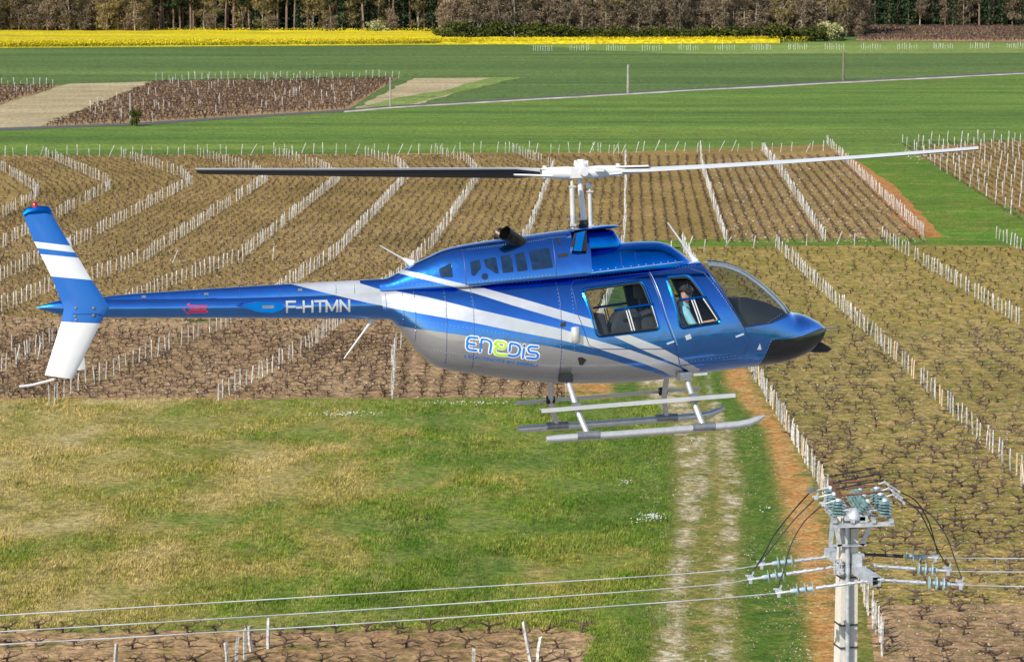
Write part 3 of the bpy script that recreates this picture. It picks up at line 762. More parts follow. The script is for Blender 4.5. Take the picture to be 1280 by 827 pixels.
def tree_proto(kind, seed):
    rd = random.Random(seed); tr = MB()
    if kind == 'pine':
        H = 17; tr.tube([(0, 0, -.5), (rd.gauss(0, .25), 0, 6), (rd.gauss(0, .4), 0, 12), (0, 0, H)], [.30, .24, .18, .06], 6)
        cs = [((rd.gauss(0, 1.6), rd.gauss(0, 1.6), rd.uniform(7.5, H)), rd.uniform(1.0, 1.9)) for _ in range(12)]
        for c, r in cs[:7]: tr.tube([(0, 0, c[2] - 1), c], [.09, .03], 4)
        for _ in range(4): z = rd.uniform(3, 7); a = rd.uniform(0, 6.28); tr.tube([(0, 0, z), (math.cos(a) * 1.3, math.sin(a) * 1.3, z + .4)], [.05, .02], 3)
        cr = leaves(750, lambda r: blobs(r, cs), .5, seed); ml, mt = M['pine_leaf'], M['pinebark']
    elif kind == 'fir':
        H = 15; tr.tube([(0, 0, -.5), (0, 0, H)], [.25, .05], 6)
        def f(r):
            z = r.uniform(.6, H); a = r.uniform(0, 6.28); q = (3.0 * (1 - z / (H + 1)) + .3) * r.random() ** .5 * (.8 + .3 * math.sin(z * 2.2 + seed)); return Vector((math.cos(a) * q, math.sin(a) * q, z))
        cr = leaves(1100, f, .5, seed); ml, mt = M['fir_leaf'], M['pinebark']
    elif kind in ('bare', 'bud'):
        H = 13; tr.tube([(0, 0, -.5), (rd.gauss(0, .3), 0, 4), (rd.gauss(0, .6), 0, 8)], [.2, .15, .08], 5); tips = []
        for _ in range(16):
            z = rd.uniform(1.5, 8); a = rd.uniform(0, 6.28); L = rd.uniform(1.5, 4.2); e = Vector((math.cos(a) * L * .6, math.sin(a) * L * .6, z + L * .9)); tr.tube([(0, 0, z), e], [.07, .02], 3); tips.append((e, 1.3))
        tips += [((rd.gauss(0, 1.2), rd.gauss(0, 1.2), rd.uniform(.5, 9)), 1.6) for _ in range(8)]
        cr = leaves(1900, lambda r: blobs(r, tips), .13, seed, 7.0); ml, mt = (M['twig'] if kind == 'bare' else M['twig2']), M['palebark']
    elif kind == 'scrub':
        H = 6; tips = []
        for _ in range(14):
            a = rd.uniform(0, 6.28); L = rd.uniform(1.5, 6.5); e = Vector((math.cos(a) * rd.uniform(.4, 2.2), math.sin(a) * rd.uniform(.3, 1.5), L)); tr.tube([(rd.gauss(0, .2), 0, -.3), e], [.06, .02], 3); tips.append((e, 1.2)); tips.append((e * .6, 1.2))
        cr = leaves(1700, lambda r: blobs(r, tips), .13, seed, 6.0); ml, mt = M['twig'], M['palebark']
    else:
        tips = [((rd.gauss(0, 1.5), rd.gauss(0, .8), rd.uniform(.5, 2.2)), rd.uniform(.7, 1.3)) for _ in range(9)]
        tr.tube([(0, 0, -.3), (0, 0, 1.4)], [.1, .05], 4)
        for c, r in tips[:5]: tr.tube([(0, 0, .3), c], [.05, .02], 3)
        cr = leaves(900, lambda r: blobs(r, tips), .32, seed); ml, mt = (M['blossom'] if kind == 'pale' else M['hedge']), M['palebark']
    nm = {'pine': 'pine_tree', 'fir': 'evergreen_tree', 'bare': 'bare_tree', 'bud': 'budding_tree', 'scrub': 'bare_shrub', 'hedge': 'hedge_shrub', 'pale': 'pale_shrub'}[kind]
    return nm, tr.mesh('trunk', mt), cr.mesh('crown', ml)
protos = {k: [tree_proto(k, 31 * i + len(k)) for i in range(n)] for k, n in dict(pine=4, fir=3, bare=4, bud=3, scrub=4, hedge=4, pale=2).items()}
def plant(kind, loc, s, lab, cat, grp, sx=1.0):
    nm, t, c = random.choice(protos[kind]); o = empty(nm, loc, random.uniform(0, 6.28)); o.scale = (s * sx, s * sx, s)
    for n2, me in (('trunk', t), ('crown', c)):
        q = bpy.data.objects.new(n2, me); COL.objects.link(q); q.parent = o
    return tag(o, lab, cat, grp)
def wood(px0, px1, n, base, rows, pick, where):
    for r_ in range(rows):
        for i in range(n):
            px = px0 + (px1 - px0) * (i + .5 + random.uniform(-.35, .35)) / n
            g = G(px, base); d = g.y + r_ * 5 + random.uniform(-1.5, 1.5); x = g.x * d / g.y
            kind = pick(); k2 = {'pine': 'tall pine with reddish trunk', 'fir': 'dark green conical evergreen', 'bare': 'leafless brown twiggy tree', 'bud': 'budding olive-brown tree', 'scrub': 'leafless brown shrub'}[kind]
            c2 = {'pine': 'pine tree', 'fir': 'evergreen tree', 'bare': 'bare tree', 'bud': 'budding tree', 'scrub': 'shrub'}[kind]
            t3 = ('left part', 'middle', 'right part')[min(2, int((px - px0) / (px1 - px0) * 3))]; fr = ('front', 'second')[r_]
            lb = f'{k2} in the {fr} row, {t3} of {where}'
            plant(kind, (x, d, 0), random.uniform(.8, 1.15), lb, c2, 'trees: ' + lb)
CH = random.choice
wood(-15, 185, 17, 42.5, 2, lambda: CH(['bare', 'bare', 'bud', 'bare', 'scrub']), 'the bare left wood')
wood(185, 555, 40, 41, 2, lambda: CH(['pine', 'pine', 'pine', 'bud', 'fir']), 'the pine wood')
wood(555, 1078, 38, 46, 2, lambda: CH(['bare', 'bare', 'bare', 'scrub', 'scrub', 'bud']), 'the scrubby wood')
wood(1075, 1300, 16, 33, 2, lambda: CH(['fir', 'fir', 'bare', 'pine', 'fir']), 'the far right wood')
for i in range(13):
    g = G(562 + i * 13.5, 50); plant('hedge', (g.x, g.y + random.uniform(0, 3), 0), random.uniform(1.0, 1.5), 'dark green hedge shrub at the right end of the yellow field', 'hedge shrub', 'hedge shrubs at the end of the yellow field', 1.3)
for i in range(20):
    g = G(742 + i * 15, 52); plant('hedge', (g.x, g.y + random.uniform(0, 3), 0), random.uniform(.9, 1.4), 'dark green hedge shrub under the scrubby wood, right of centre', 'hedge shrub', 'hedge shrubs under the scrubby wood', 1.3)
for i in range(5):
    g = G(190 + i * 75, 42); plant('scrub', (g.x, g.y, 0), random.uniform(.6, .9), 'small leafless shrub at the foot of the pine wood', 'shrub', 'shrubs at the foot of the pines')
g = G(1043, 50); plant('pale', g, 1.6, 'pale blossoming round bush beside the hedge, below the scrubby wood', 'bush', None, 1.0)
g = G(473, 42); plant('pale', g, 1.3, 'pale budding bush at the right end of the pine wood', 'bush', None, .8)
g = G(167.5, 157.5); plant('hedge', g, .75, 'small dark bush standing alone beside the country road', 'bush', None, .55)
def mass(px0, px1, base, dens, mat, lab, z0=0, z1=18, sz=1.1):
    a = G(px0, base); b = G(px1, base); P = []
    def f(r):
        t = r.random(); d = a.y + 10 + r.random() * 26; x = (a.x + (b.x - a.x) * t) * d / a.y; return Vector((x, d, r.uniform(z0, z1)))
    tag(link('forest_interior', leaves(int((px1 - px0) * dens), f, sz, int(px0) + 77).mesh('forest_interior', mat), fix=False), lab, 'wood', kind='stuff')
mass(-60, 190, 42.5, 50, M['twig'], 'brown depth of the bare wood at far left')
mass(180, 560, 41, 42, M['pine_leaf'], 'dark depth of the pine wood')
mass(550, 1085, 46, 50, M['twig'], 'brown depth of the scrubby wood')
mass(1070, 1360, 33, 45, M['fir_leaf'], 'dark depth of the right wood')

# ================================================================ HELICOPTER
def livery_funcs(): pass
HP = Wd(640, 400, 34.0)
HM = Matrix.Translation(HP) @ Matrix.Rotation(R(10.5), 4, 'Z') @ Matrix.Rotation(R(-6.5), 4, 'X')
HI = HM.inverted()
def P(px, py, yl=0.0):
    o = HI @ Vector((0, 0, CAM_H)); d = HI.to_3x3() @ ray(px, py); t = (yl - o.y) / d.y; q = o + d * t
    return (q.x, q.z)
def P3(px, py, yl=0.0):
    x, z = P(px, py, yl); return Vector((x, yl, z))
heli = bpy.data.objects.new('helicopter', None); COL.objects.link(heli); heli.matrix_world = HM
tag(heli, 'blue and silver light helicopter hovering low over the meadow', 'helicopter')

def pchip(xk, yk, x):
    xk = np.asarray(xk, float); yk = np.asarray(yk, float); h = np.diff(xk); dl = np.diff(yk) / h; m = np.zeros(len(xk))
    for i in range(1, len(xk) - 1):
        if dl[i - 1] * dl[i] > 0:
            w1 = 2 * h[i] + h[i - 1]; w2 = h[i] + 2 * h[i - 1]; m[i] = (w1 + w2) / (w1 / dl[i - 1] + w2 / dl[i])
    m[0] = dl[0]; m[-1] = dl[-1]
    k = np.clip(np.searchsorted(xk, x) - 1, 0, len(h) - 1); t = (x - xk[k]) / h[k]
    return ((1 + 2 * t) * (1 - t) ** 2 * yk[k] + t * (1 - t) ** 2 * h[k] * m[k] + t * t * (3 - 2 * t) * yk[k + 1] + t * t * (t - 1) * h[k] * m[k + 1])
def table(rows):                   # rows (px, py, ...) at centre line -> local x, z
    return [(*P(r[0], r[1]), *r[2:]) for r in rows]
class Loft:
    """side profile curves (top, bottom, half width) -> closed surface"""
    def __init__(s, top, bot, wid, nt=2.4, nb=2.6, zc=.5, yc=0.0):
        s.t = table(top); s.b = table(bot); s.w = [(P(a, 400)[0], w) for a, w in wid]; s.nt = nt; s.nb = nb; s.zc = zc; s.yc = yc
    def at(s, x):
        f = lambda tb: pchip([r[0] for r in tb], [r[1] for r in tb], x)
        return f(s.t), f(s.b), f(s.w)
    def mesh(s, name, mats, xs, N=72, shrink=0.0, ends=True):
        m = MB(); vs = []
        for x in xs:
            T, B, w = (float(v) for v in s.at(np.float64(x)))
            T -= shrink; B += shrink; w = max(.002, w - shrink); zc = B + (T - B) * s.zc; T = max(T, zc + .002); B = min(B, zc - .002)
            for k in range(N):
                th = 2 * math.pi * k / N; c, sn = math.cos(th), math.sin(th); n = s.nt if sn > 0 else s.nb
                y = w * math.copysign(abs(c) ** (2 / n), c); z = (T - zc if sn > 0 else zc - B) * math.copysign(abs(sn) ** (2 / n), sn)
                vs.append((x, s.yc + y, zc + z))
        n = len(xs)
        fs = [(i * N + k, i * N + (k + 1) % N, (i + 1) * N + (k + 1) % N, (i + 1) * N + k) for i in range(n - 1) for k in range(N)]
        if ends: fs += [tuple(range(N)), tuple((n - 1) * N + k for k in range(N))]
        m.add(vs, fs); me = m.mesh(name, mats); fixn(me); return me
def X(px, py=400): return P(px, py)[0]
def evalmesh(o, name):
    dg = bpy.context.evaluated_depsgraph_get(); dg.update(); me = bpy.data.meshes.new_from_object(o.evaluated_get(dg)); me.name = name; return me

# --- paint
def curve_node(n, xin, pts):
    """piecewise linear z(x) through points"""
    x0, x1, z0, z1 = -7.0, 5.0, -2.0, 3.0
    fc = n.new('ShaderNodeFloatCurve'); c = fc.mapping.curves[0]
    pts = sorted(pts); P_ = [((a - x0) / (x1 - x0), (b - z0) / (z1 - z0)) for a, b in pts]
    P_ = [(0, P_[0][1])] + P_ + [(1, P_[-1][1])]
    while len(c.points) < len(P_): c.points.new(0.5, 0.5)
    for q, p in zip(c.points, P_): q.location = p; q.handle_type = 'VECTOR'
    fc.mapping.update(); n.ln(n.rng(xin, x0, x1), fc.inputs['Value'])
    return n.rng(fc.outputs[0], 0, 1, z0, z1)
def livery(name, yl, bands, silver=None, black=None, extra=None):
    """bands: list of (upper pts, lower pts, x0, x1) in photo px on the plane y=yl, painted silver-white"""
    n = NT(name); sx = n.new('ShaderNodeSeparateXYZ'); n.ln(n.obj(), sx.inputs[0]); x, z = sx.outputs[0], sx.outputs[2]
    cv = lambda pts: curve_node(n, x, [P(a, b, yl) for a, b in pts])
    tot = None
    for up, lo, p0, p1 in bands:
        a = n.math('LESS_THAN', z, cv(up)); b = n.math('GREATER_THAN', z, cv(lo)); f = n.math('MULTIPLY', a, b)
        f = n.math('MULTIPLY', f, n.math('GREATER_THAN', x, P(p0, 400, yl)[0])); f = n.math('MULTIPLY', f, n.math('LESS_THAN', x, P(p1, 400, yl)[0]))
        tot = f if tot is None else n.math('MAXIMUM', tot, f)
    nz = n.noise(n.obj(), 2.5, 3); fl = n.noise(n.obj(), 300, 2)
    blue = n.ramp(nz, [(.3, (0.004, 0.19, 0.66)), (.7, (0.006, 0.24, 0.78))])
    white = n.ramp(nz, [(.3, (0.57, 0.57, 0.57)), (.7, (0.66, 0.66, 0.66))])
    c = blue; met = None
    if silver:
        f = n.math('LESS_THAN', z, cv(silver)); c = n.mix(f, c, (0.31, 0.305, 0.30)); met = f
    if tot is not None: c = n.mix(tot, c, white)
    if black:
        f = n.math('LESS_THAN', z, cv(black)); c = n.mix(f, c, (0.006, 0.006, 0.008))
        bk = f
    grime = n.rng(n.noise(n.scale(n.obj(), (1, 1, 3)), 3.0, 6, .7), .55, .85, 0, .18); c = n.mix(grime, c, (0.10, 0.09, 0.08))
    n.col(c)
    n.set(Metallic=1.0, Roughness=.21)
    pm = tot if tot is not None else None
    if silver: pm = n.math('MAXIMUM', met, tot)
    if pm is not None:
        mt = n.math('SUBTRACT', 1.0, n.math('MULTIPLY', pm, .5))
        if black: mt = n.math('MULTIPLY', mt, n.math('SUBTRACT', 1.0, bk)); n.ln(n.math('SUBTRACT', 1.0, n.math('MULTIPLY', bk, .75)), n.b.inputs['Coat Weight'])
        n.ln(mt, n.b.inputs['Metallic']); n.ln(n.math('ADD', .21, n.math('MULTIPLY', pm, .16)), n.b.inputs['Roughness']); n.b.inputs['Coat Weight'].default_value = 1.0; n.b.inputs['Coat Roughness'].default_value = .05; n.b.inputs['Coat IOR'].default_value = 1.85
    n.bump(n.math('ADD', n.noise(n.obj(), 3.2, 2), n.math('MULTIPLY', n.noise(n.obj(), 14, 2), .12)), .16, .06)
    return n.m
U_up = [(596, 357), (617, 362.5), (672, 378.6), (741, 399.7), (782, 417), (823, 433), (877, 461.5)]
U_lo = [(557, 356), (596, 366.5), (641.5, 381.6), (696, 398), (744, 410.7), (768, 421), (803, 437.4), (852, 457.5), (877, 470)]
M_up = [(445, 357), (479.7, 360.4), (496, 363.4), (535.6, 371), (560, 377), (591.6, 385.2), (641.5, 396.7), (702, 411), (741, 424), (788, 437.4), (823, 449.5), (852, 459.5), (866, 470)]
M_lo = [(400, 362), (460, 378.5), (490, 384.6), (520.5, 390.6), (557, 397.3), (590, 402.7), (641.5, 413.5), (700, 424.5), (751, 437), (803, 453.5), (831, 464), (843, 470)]
S_up = [(470, 402), (490, 405.8), (520.5, 411), (557, 415.8), (590, 420.5), (641, 426.5), (687, 432.5), (751, 445.6), (803, 461), (835.7, 470), (850, 500), (1040, 520)]
B_up = [(800, 600), (946, 600), (957, 452), (966, 425), (991, 424), (1010, 420), (1030, 413.5), (1040, 411)]
PAINT = livery('cabin_paint', -.6, [(U_up, U_lo, 560, 878), (M_up, M_lo, 470, 868)], S_up, B_up)
PAINT_COWL = livery('cowling_paint', -.3, [([(505, 334), (507, 337), (583, 356), (600, 361)], [(490, 338), (499, 341), (557, 356), (590, 364)], 480, 600)])
PAINT_BOOM = livery('boom_paint', -.15, [([(330, 340), (365, 354), (418, 366), (424, 366), (426, 340), (500, 340)][0:1] + [(500, 330)], [(340, 340), (365, 355), (407, 366), (460, 378.5), (490, 384.6)], 330, 452),
                                         ([(440, 349), (443, 351.5), (475, 361.6), (490, 364)], [(407, 366), (460, 378.5), (500, 386)], 451, 500)])
PAINT_PLAIN = livery('plain_blue_paint', 0, [])
M['black_in'] = simple('black_interior', (0.010, 0.010, 0.012), .6, var=.15, sc=3)
M['chrome'] = simple('bare_steel', (0.66, 0.65, 0.63), .3, .6, var=.1, sc=15)
M['steelgrey'] = simple('grey_metal', (0.30, 0.30, 0.31), .4, .7, var=.2, sc=15)
M['rotorwhite'] = simple('white_rotor_paint', (0.58, 0.58, 0.565), .4, .0, var=.06, sc=6)
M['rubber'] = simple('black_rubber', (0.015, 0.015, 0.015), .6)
M['seam'] = simple('dark_seam', (0.01, 0.03, 0.12), .5)  # dark blue for panel joints, seals and the windscreen rim
M['seam_pale'] = simple('pale_seam_line', (0.35, 0.45, 0.62), .4, .3)  # paler blue-grey line along the door and cowl joints
M['rivet'] = simple('rivet_head', (0.45, 0.50, 0.58), .35, .6)
def glass(name, tint=(.82, .86, .85), refl=.9, base=.05, ior=1.5):
    n = NT(name); t = n.t; n.n.remove(n.b); out = n.n['Material Output']
    tr = n.new('ShaderNodeBsdfTransparent'); tr.inputs[0].default_value = (*tint, 1)
    gl = n.new('ShaderNodeBsdfGlossy'); gl.inputs['Roughness'].default_value = .03
    fr = n.new('ShaderNodeFresnel'); fr.inputs[0].default_value = ior
    mx = n.new('ShaderNodeMixShader'); bf = n.math('SUBTRACT', 1.0, n.new('ShaderNodeNewGeometry').outputs['Backfacing']); n.ln(n.math('MULTIPLY', n.math('MULTIPLY', fr.outputs[0], refl), bf), mx.inputs[0]); n.ln(tr.outputs[0], mx.inputs[1]); n.ln(gl.outputs[0], mx.inputs[2])
    n.ln(mx.outputs[0], out.inputs[0]); return n.m
M['glass'] = glass('window_glass'); M['screen'] = glass('windscreen_glass', (.74, .77, .77), 1.0, ior=1.7)

# --- fuselage
top = [(476, 361), (486, 360), (500, 358), (560, 353), (620, 348), (720, 340), (800, 332), (868, 326.2), (884, 325.6), (901, 327), (921.7, 333.6), (942, 346), (962.8, 363.4), (977, 378), (985, 388.5), (1000, 392), (1016, 399), (1027, 406.5), (1032, 411)]
bot = [(476, 399), (486, 399.5), (496, 408), (514, 431), (530, 448), (545, 458), (562, 463), (596, 468), (641, 474), (702, 478.5), (770, 478), (803, 476), (833, 472), (865, 467), (921, 460), (950, 456.5), (971, 453.5), (995.6, 446), (1012, 438), (1025, 427), (1032, 413)]
wid = [(476, .20), (486, .22), (514, .36), (545, .46), (600, .56), (680, .63), (740, .66), (880, .66), (930, .60), (960, .51), (985, .41), (1005, .29), (1020, .17), (1028, .09), (1032, .02)]
body = Loft(top, bot, wid, 2.5, 2.7, .44)
x0, x1 = X(476), X(1032) - .002
xs = list(np.linspace(x0, x0 + .3, 10)[:-1]) + list(np.linspace(x0 + .3, x1 - .2, 100)) + list(np.linspace(x1 - .2, x1, 12)[1:])
outer = body.mesh('fuselage_outer', [PAINT, M['black_in']], xs)
bmo = bmesh.new(); bmo.from_mesh(outer); BODY_BVH = BVHTree.FromBMesh(bmo)
inx = np.linspace(X(716), X(1000), 50)
inner = body.mesh('inner', [PAINT, M['black_in']], inx, 60, .045)
for p in inner.polygons: p.material_index = 1
def rounded(poly, r, seg=5):
    out = []; n = len(poly)
    for i in range(n):
        p = Vector(poly[i]); a = (Vector(poly[i - 1]) - p); b = (Vector(poly[(i + 1) % n]) - p)
        ra = min(r, a.length * .45); rb = min(r, b.length * .45); pa = p + a.normalized() * ra; pb = p + b.normalized() * rb
        for k in range(seg + 1):
            t = k / seg; out.append(tuple(pa * (1 - t) ** 2 + p * 2 * t * (1 - t) + pb * t * t))
    return out
W1 = rounded([P(733, 363.5, -.65), P(804.5, 354, -.65), P(821.5, 410, -.65), P(749, 418.5, -.65)], .05)
W2 = rounded([P(838.5, 348.5, -.65), P(865.5, 347.5, -.65), P(898, 401, -.63), P(852, 407.5, -.65)], .05)
WS = [P(885.5, 329, -.62), P(882, 310, 0), P(940, 310, 0), P(1010, 360, 0), P(985.5, 389.5, -.2), P(960, 402.5, -.4), P(928.5, 408.5, -.58)]
def prism_obj(poly, y0=-1.5, y1=1.5):
    m = MB().prism(poly, y0, y1, 1).mesh('cut', [PAINT, M['black_in']]); fixn(m); o = bpy.data.objects.new('cut', m); COL.objects.link(o); return o
fo = bpy.data.objects.new('fuselage', outer); COL.objects.link(fo)
inn = bpy.data.objects.new('cut', inner); COL.objects.link(inn)
cuts = [inn] + [prism_obj(q) for q in (W1, W2, WS)]
# cross tube pocket and intake hole in the belly
for c in cuts:
    md = fo.modifiers.new('b', 'BOOLEAN'); md.operation = 'DIFFERENCE'; md.solver = 'EXACT'; md.object = c
fm = evalmesh(fo, 'fuselage'); bpy.data.objects.remove(fo)
for c in cuts: bpy.data.objects.remove(c)
fus = link('fuselage', fm, heli, 30)
def on_body(x, z, side=-1, off=.003, bvh=None):
    h = (bvh or BODY_BVH).ray_cast(Vector((x, side * 3, z)), Vector((0, -side, 0)))
    if h[0] is None: return None, None
    n = h[1] if h[1].y * side > 0 else -h[1]
    return h[0] + n * off, n
def sheet_cut(poly, name, mat, shrink=.02, xr=None, subset=None):
    """part of the outer skin inside a convex side-view polygon"""
    me = body.mesh('tmp', [mat], np.linspace(xr[0], xr[1], 60), 72, shrink, False)
    bm = bmesh.new(); bm.from_mesh(me); n = len(poly); cx = sum(p[0] for p in poly) / n; cz = sum(p[1] for p in poly) / n
    for i in range(n):
        a = poly[i]; b = poly[(i + 1) % n]; no = Vector((b[1] - a[1], 0, -(b[0] - a[0])))
        if no.length < 1e-6: continue
        if no.dot(Vector((cx - a[0], 0, cz - a[1]))) > 0: no = -no
        bmesh.ops.bisect_plane(bm, geom=bm.verts[:] + bm.edges[:] + bm.faces[:], plane_co=(a[0], 0, a[1]), plane_no=no, clear_outer=True)
    if subset is not None:
        bmesh.ops.delete(bm, geom=[f for f in bm.faces if f.calc_center_median().y * subset < 0], context='FACES')
    m = bpy.data.meshes.new(name); bm.to_mesh(m); bm.free(); m.materials.append(mat); return m
# --- line work on the skin
def skin_line(m, pts, w, off=.004, side=-1, bvh=None, n=None, h=.006):
    out = []
    for i in range(len(pts) - 1):
        a, b = Vector(pts[i]), Vector(pts[i + 1]); k = max(1, int((b - a).length / .05))
        for j in range(k): out.append(a.lerp(b, j / k))
    out.append(Vector(pts[-1])); q = []
    for p in out:
        c, nn = on_body(p.x, p.y, side, off, bvh)
        if c is not None: q.append(c)
    if len(q) > 1: m.tube(q, w, 5)
    return q
def inset(poly, d):
    cx = sum(p[0] for p in poly) / len(poly); cz = sum(p[1] for p in poly) / len(poly)
    return [(cx + (x - cx) * (1 + d / max(.05, math.hypot(x - cx, z - cz))), cz + (z - cz) * (1 + d / max(.05, math.hypot(x - cx, z - cz)))) for x, z in poly]
for side in (-1, 1):
    for nm, poly, xr in (('rear_cabin_window', W1, (X(722), X(835))), ('front_door_window', W2, (X(828), X(912)))):
        wn_ = link(nm, sheet_cut(poly, nm, M['glass'], .015, xr, side), heli, 60, False)
        fr = MB(); cl_ = poly + [poly[0]]; skin_line(fr, inset(poly, .004) + [inset(poly, .004)[0]], .012, .002, side)
        link('window_frame', fr.mesh('window_frame', M['rubber']), wn_, 40)
        fr = MB(); q = inset(poly, .035); skin_line(fr, q + [q[0]], .016, -.004, side)
        link('window_surround', fr.mesh('window_surround', PAINT_PLAIN), wn_, 40)
        sl_ = MB(); 
        if nm[0] == 'r': rail = [(768, 387.5), (818, 380)]; bars = [[(783, 388), (790, 414)], [(786, 387), (793, 413)], [(815, 382), (822, 408)]]
        else: rail = [(851, 374.5), (884, 371)]; bars = [[(865, 375), (875, 405.5)], [(868, 374.5), (878, 404.5)], [(879.5, 373), (896.5, 399.5)]]
        skin_line(sl_, [P(a, b, -.65) for a, b in rail], .017, .004, side); link('sliding_rail', sl_.mesh('sliding_rail', PAINT_PLAIN), wn_, 40)
        for bb in bars:
            sl_ = MB(); skin_line(sl_, [P(a, b, -.65) for a, b in bb], .009, .002, side); link('sliding_bar', sl_.mesh('sliding_bar', M['rotorwhite']), wn_, 40)
ws = link('windscreen', sheet_cut(WS, 'windscreen', M['screen'], .012, (X(878), X(990))), heli, 60, False)
# centre post and side frame of the windscreen
m = MB(); cpst = []
for px in np.linspace(886, 984, 14):
    x = X(px); T, B, w = body.at(np.float64(x)); cpst.append((x, -.04, float(T) - .055))
m.tube(cpst, .018, 6); link('centre_post', m.mesh('centre_post', simple('pale_grey_frame', (.5, .52, .53), .3)), ws, 40)
m = MB().tube([(p_[0], 0, p_[2] + .05) for p_ in cpst], .010, 6); link('windscreen_rim', m.mesh('windscreen_rim', M['seam']), ws, 40)
for side in (-1, 1):
    m = MB(); skin_line(m, [P(885, 332, -.62), P(906, 370, -.62), P(928.5, 408.5, -.58), P(960, 403, -.4), P(980, 393.5, -.25)], .012, .002, side)
    link('windscreen_seal', m.mesh('windscreen_seal', M['seam']), ws, 40)
# panel joints
def photo_line(pts, w, mat, name, yl=-.62, off=0.0, side=-1, par=None, bvh=None):
    m = MB(); skin_line(m, [P(a, b, yl) for a, b in pts], w, off, side, bvh)
    if m.v: return link(name, m.mesh(name, mat), par or heli, 40)
doorF = [(816, 341), (830, 395), (844, 433), (851, 455)]
for side in (-1, 1):
    dr = photo_line(doorF, .006, M['seam'], 'front_door_seam', side=side)
    photo_line([(818, 340), (832, 394), (846, 431)], .004, M['seam_pale'], 'seam_edge', side=side, par=dr)
    photo_line([(816, 341), (868, 335.5), (884, 341), (895, 357), (930, 409), (938, 425), (932, 444), (922, 450), (852, 457)], .006, M['seam'], 'door_outline', side=side, par=dr)
    dr = photo_line([(816, 341), (722, 351), (717, 357), (722, 392), (736, 432), (748, 436), (846, 436)], .005, M['seam'], 'rear_door_seam', side=side)
    for px in (470, 485, 506, 520, 557, 590, 697):
        ln = [(px, 352), (px + 2, 380), (px + 2, 400), (px + 2, 470)]
        photo_line(ln, .0035, M['seam'], 'panel_joint', -.5, .001, side)
# rivet rows
rv = MB()
def rivets(pts, sp, bvh=None, yl=-.6, r=.006):
    for side in (-1, 1):
        for i in range(len(pts) - 1):
            a, b = Vector(P(*pts[i], yl)), Vector(P(*pts[i + 1], yl)); k = max(1, int((b - a).length / sp))
            for j in range(k):
                p = a.lerp(b, j / k); c, nn = on_body(p.x, p.y, side, .002, bvh)
                if c is not None:
                    u = nn.orthogonal().normalized(); w_ = nn.cross(u); rv.add([c + u * r, c + w_ * r, c - u * r, c - w_ * r, c + nn * .003], [(0, 1, 4), (1, 2, 4), (2, 3, 4), (3, 0, 4)])
for px in (472, 508, 522, 559, 592, 699, 716): rivets([(px, 362), (px + 2, 470)], .045)
rivets([(500, 430), (600, 447), (700, 456)], .035); rivets([(600, 462), (700, 470), (830, 466)], .05); rivets([(520, 400), (640, 418)], .05)
rivets([(717, 350), (816, 338), (880, 331)], .04); rivets([(930, 409), (958, 404), (984, 391)], .035); rivets([(955, 455), (966, 424), (1028, 412)], .035)
rivets([(891, 352), (930, 412)], .03); rivets([(740, 470), (800, 468)], .09); rivets([(860, 452), (925, 444)], .05); rivets([(495, 364), (690, 352)], .05)
# roof drip rail
for side in (-1, 1):
    photo_line([(700, 347), (800, 337.5), (868, 331), (884, 330)], .016, PAINT_PLAIN, 'roof_rail', -.6, -.002, side)

# --- engine cowlings
def loft_part(name, top, bot, wid, mat, nt=2.6, nb=8, zc=.1, yc=0, n=50, N=56, sm=35, par=None):
    lf = Loft(top, bot, wid, nt, nb, zc, yc); a, b = X(top[0][0]), X(top[-1][0]); me = lf.mesh(name, [mat], np.linspace(a, b, n), N)
    bm = bmesh.new(); bm.from_mesh(me); bv = BVHTree.FromBMesh(bm); bm.free(); return link(name, me, par or heli, sm), bv, lf
cw, CW_BVH, cwl = loft_part('engine_cowling', [(474, 349), (481, 348), (496, 341), (515, 330), (536, 320), (551, 313), (564, 309), (601, 302), (657.5, 294), (711, 287), (732, 285)],
    [(474, 364), (560, 360), (620, 355), (732, 345)], [(474, .13), (500, .20), (540, .30), (580, .38), (640, .43), (732, .44)], PAINT_COWL, 2.1)
fw, FW_BVH, _ = loft_part('forward_cowling', [(727, 309), (760, 305.5), (780, 303), (805, 301.5), (820, 301.8), (832, 304.5), (846, 313), (861, 325), (866, 330)],
    [(727, 345), (800, 338), (866, 333)], [(727, .44), (780, .42), (820, .36), (846, .28), (861, .14), (866, .05)], PAINT_PLAIN, 2.3)
tf_, TF_BVH, _ = loft_part('transmission_fairing', [(731, 287), (745, 286), (764, 287.5), (768, 292), (775, 302), (779, 306)], [(731, 312), (779, 309)], [(731, .30), (755, .29), (768, .24), (779, .12)], PAINT_PLAIN, 3.0, n=24)
cp_, _, _ = loft_part('cowling_visor', [(712, 286.5), (733, 283.8), (753, 281.3), (768, 281), (771, 283)], [(712, 290), (733, 288), (753, 286.5), (771, 285)], [(712, .42), (733, .42), (755, .38), (768, .30), (771, .22)], PAINT_PLAIN, 2.6, 2.6, .5, n=16)
for side in (-1, 1):
    # intake: dark mouth with a bright slanted vane
    m = MB(); pl = [P(a, b, -.44) for a, b in ((721, 291), (733, 288), (734, 314), (716, 313), (715, 308))]
    m.prism(pl, side * .30, side * .447); link('air_intake', m.mesh('air_intake', M['black_in']), heli)
    m = MB(); pl = [P(a, b, -.46) for a, b in ((721.5, 291), (731.5, 288.5), (727, 314), (717, 313.5))]
    m.prism(pl, side * .42, side * .456); link('intake_vane', m.mesh('intake_vane', PAINT_PLAIN), heli)
M['panel_glass'] = simple('tinted_cowl_grille', (0.008, 0.025, 0.06), .15, .0, var=.35, sc=16)
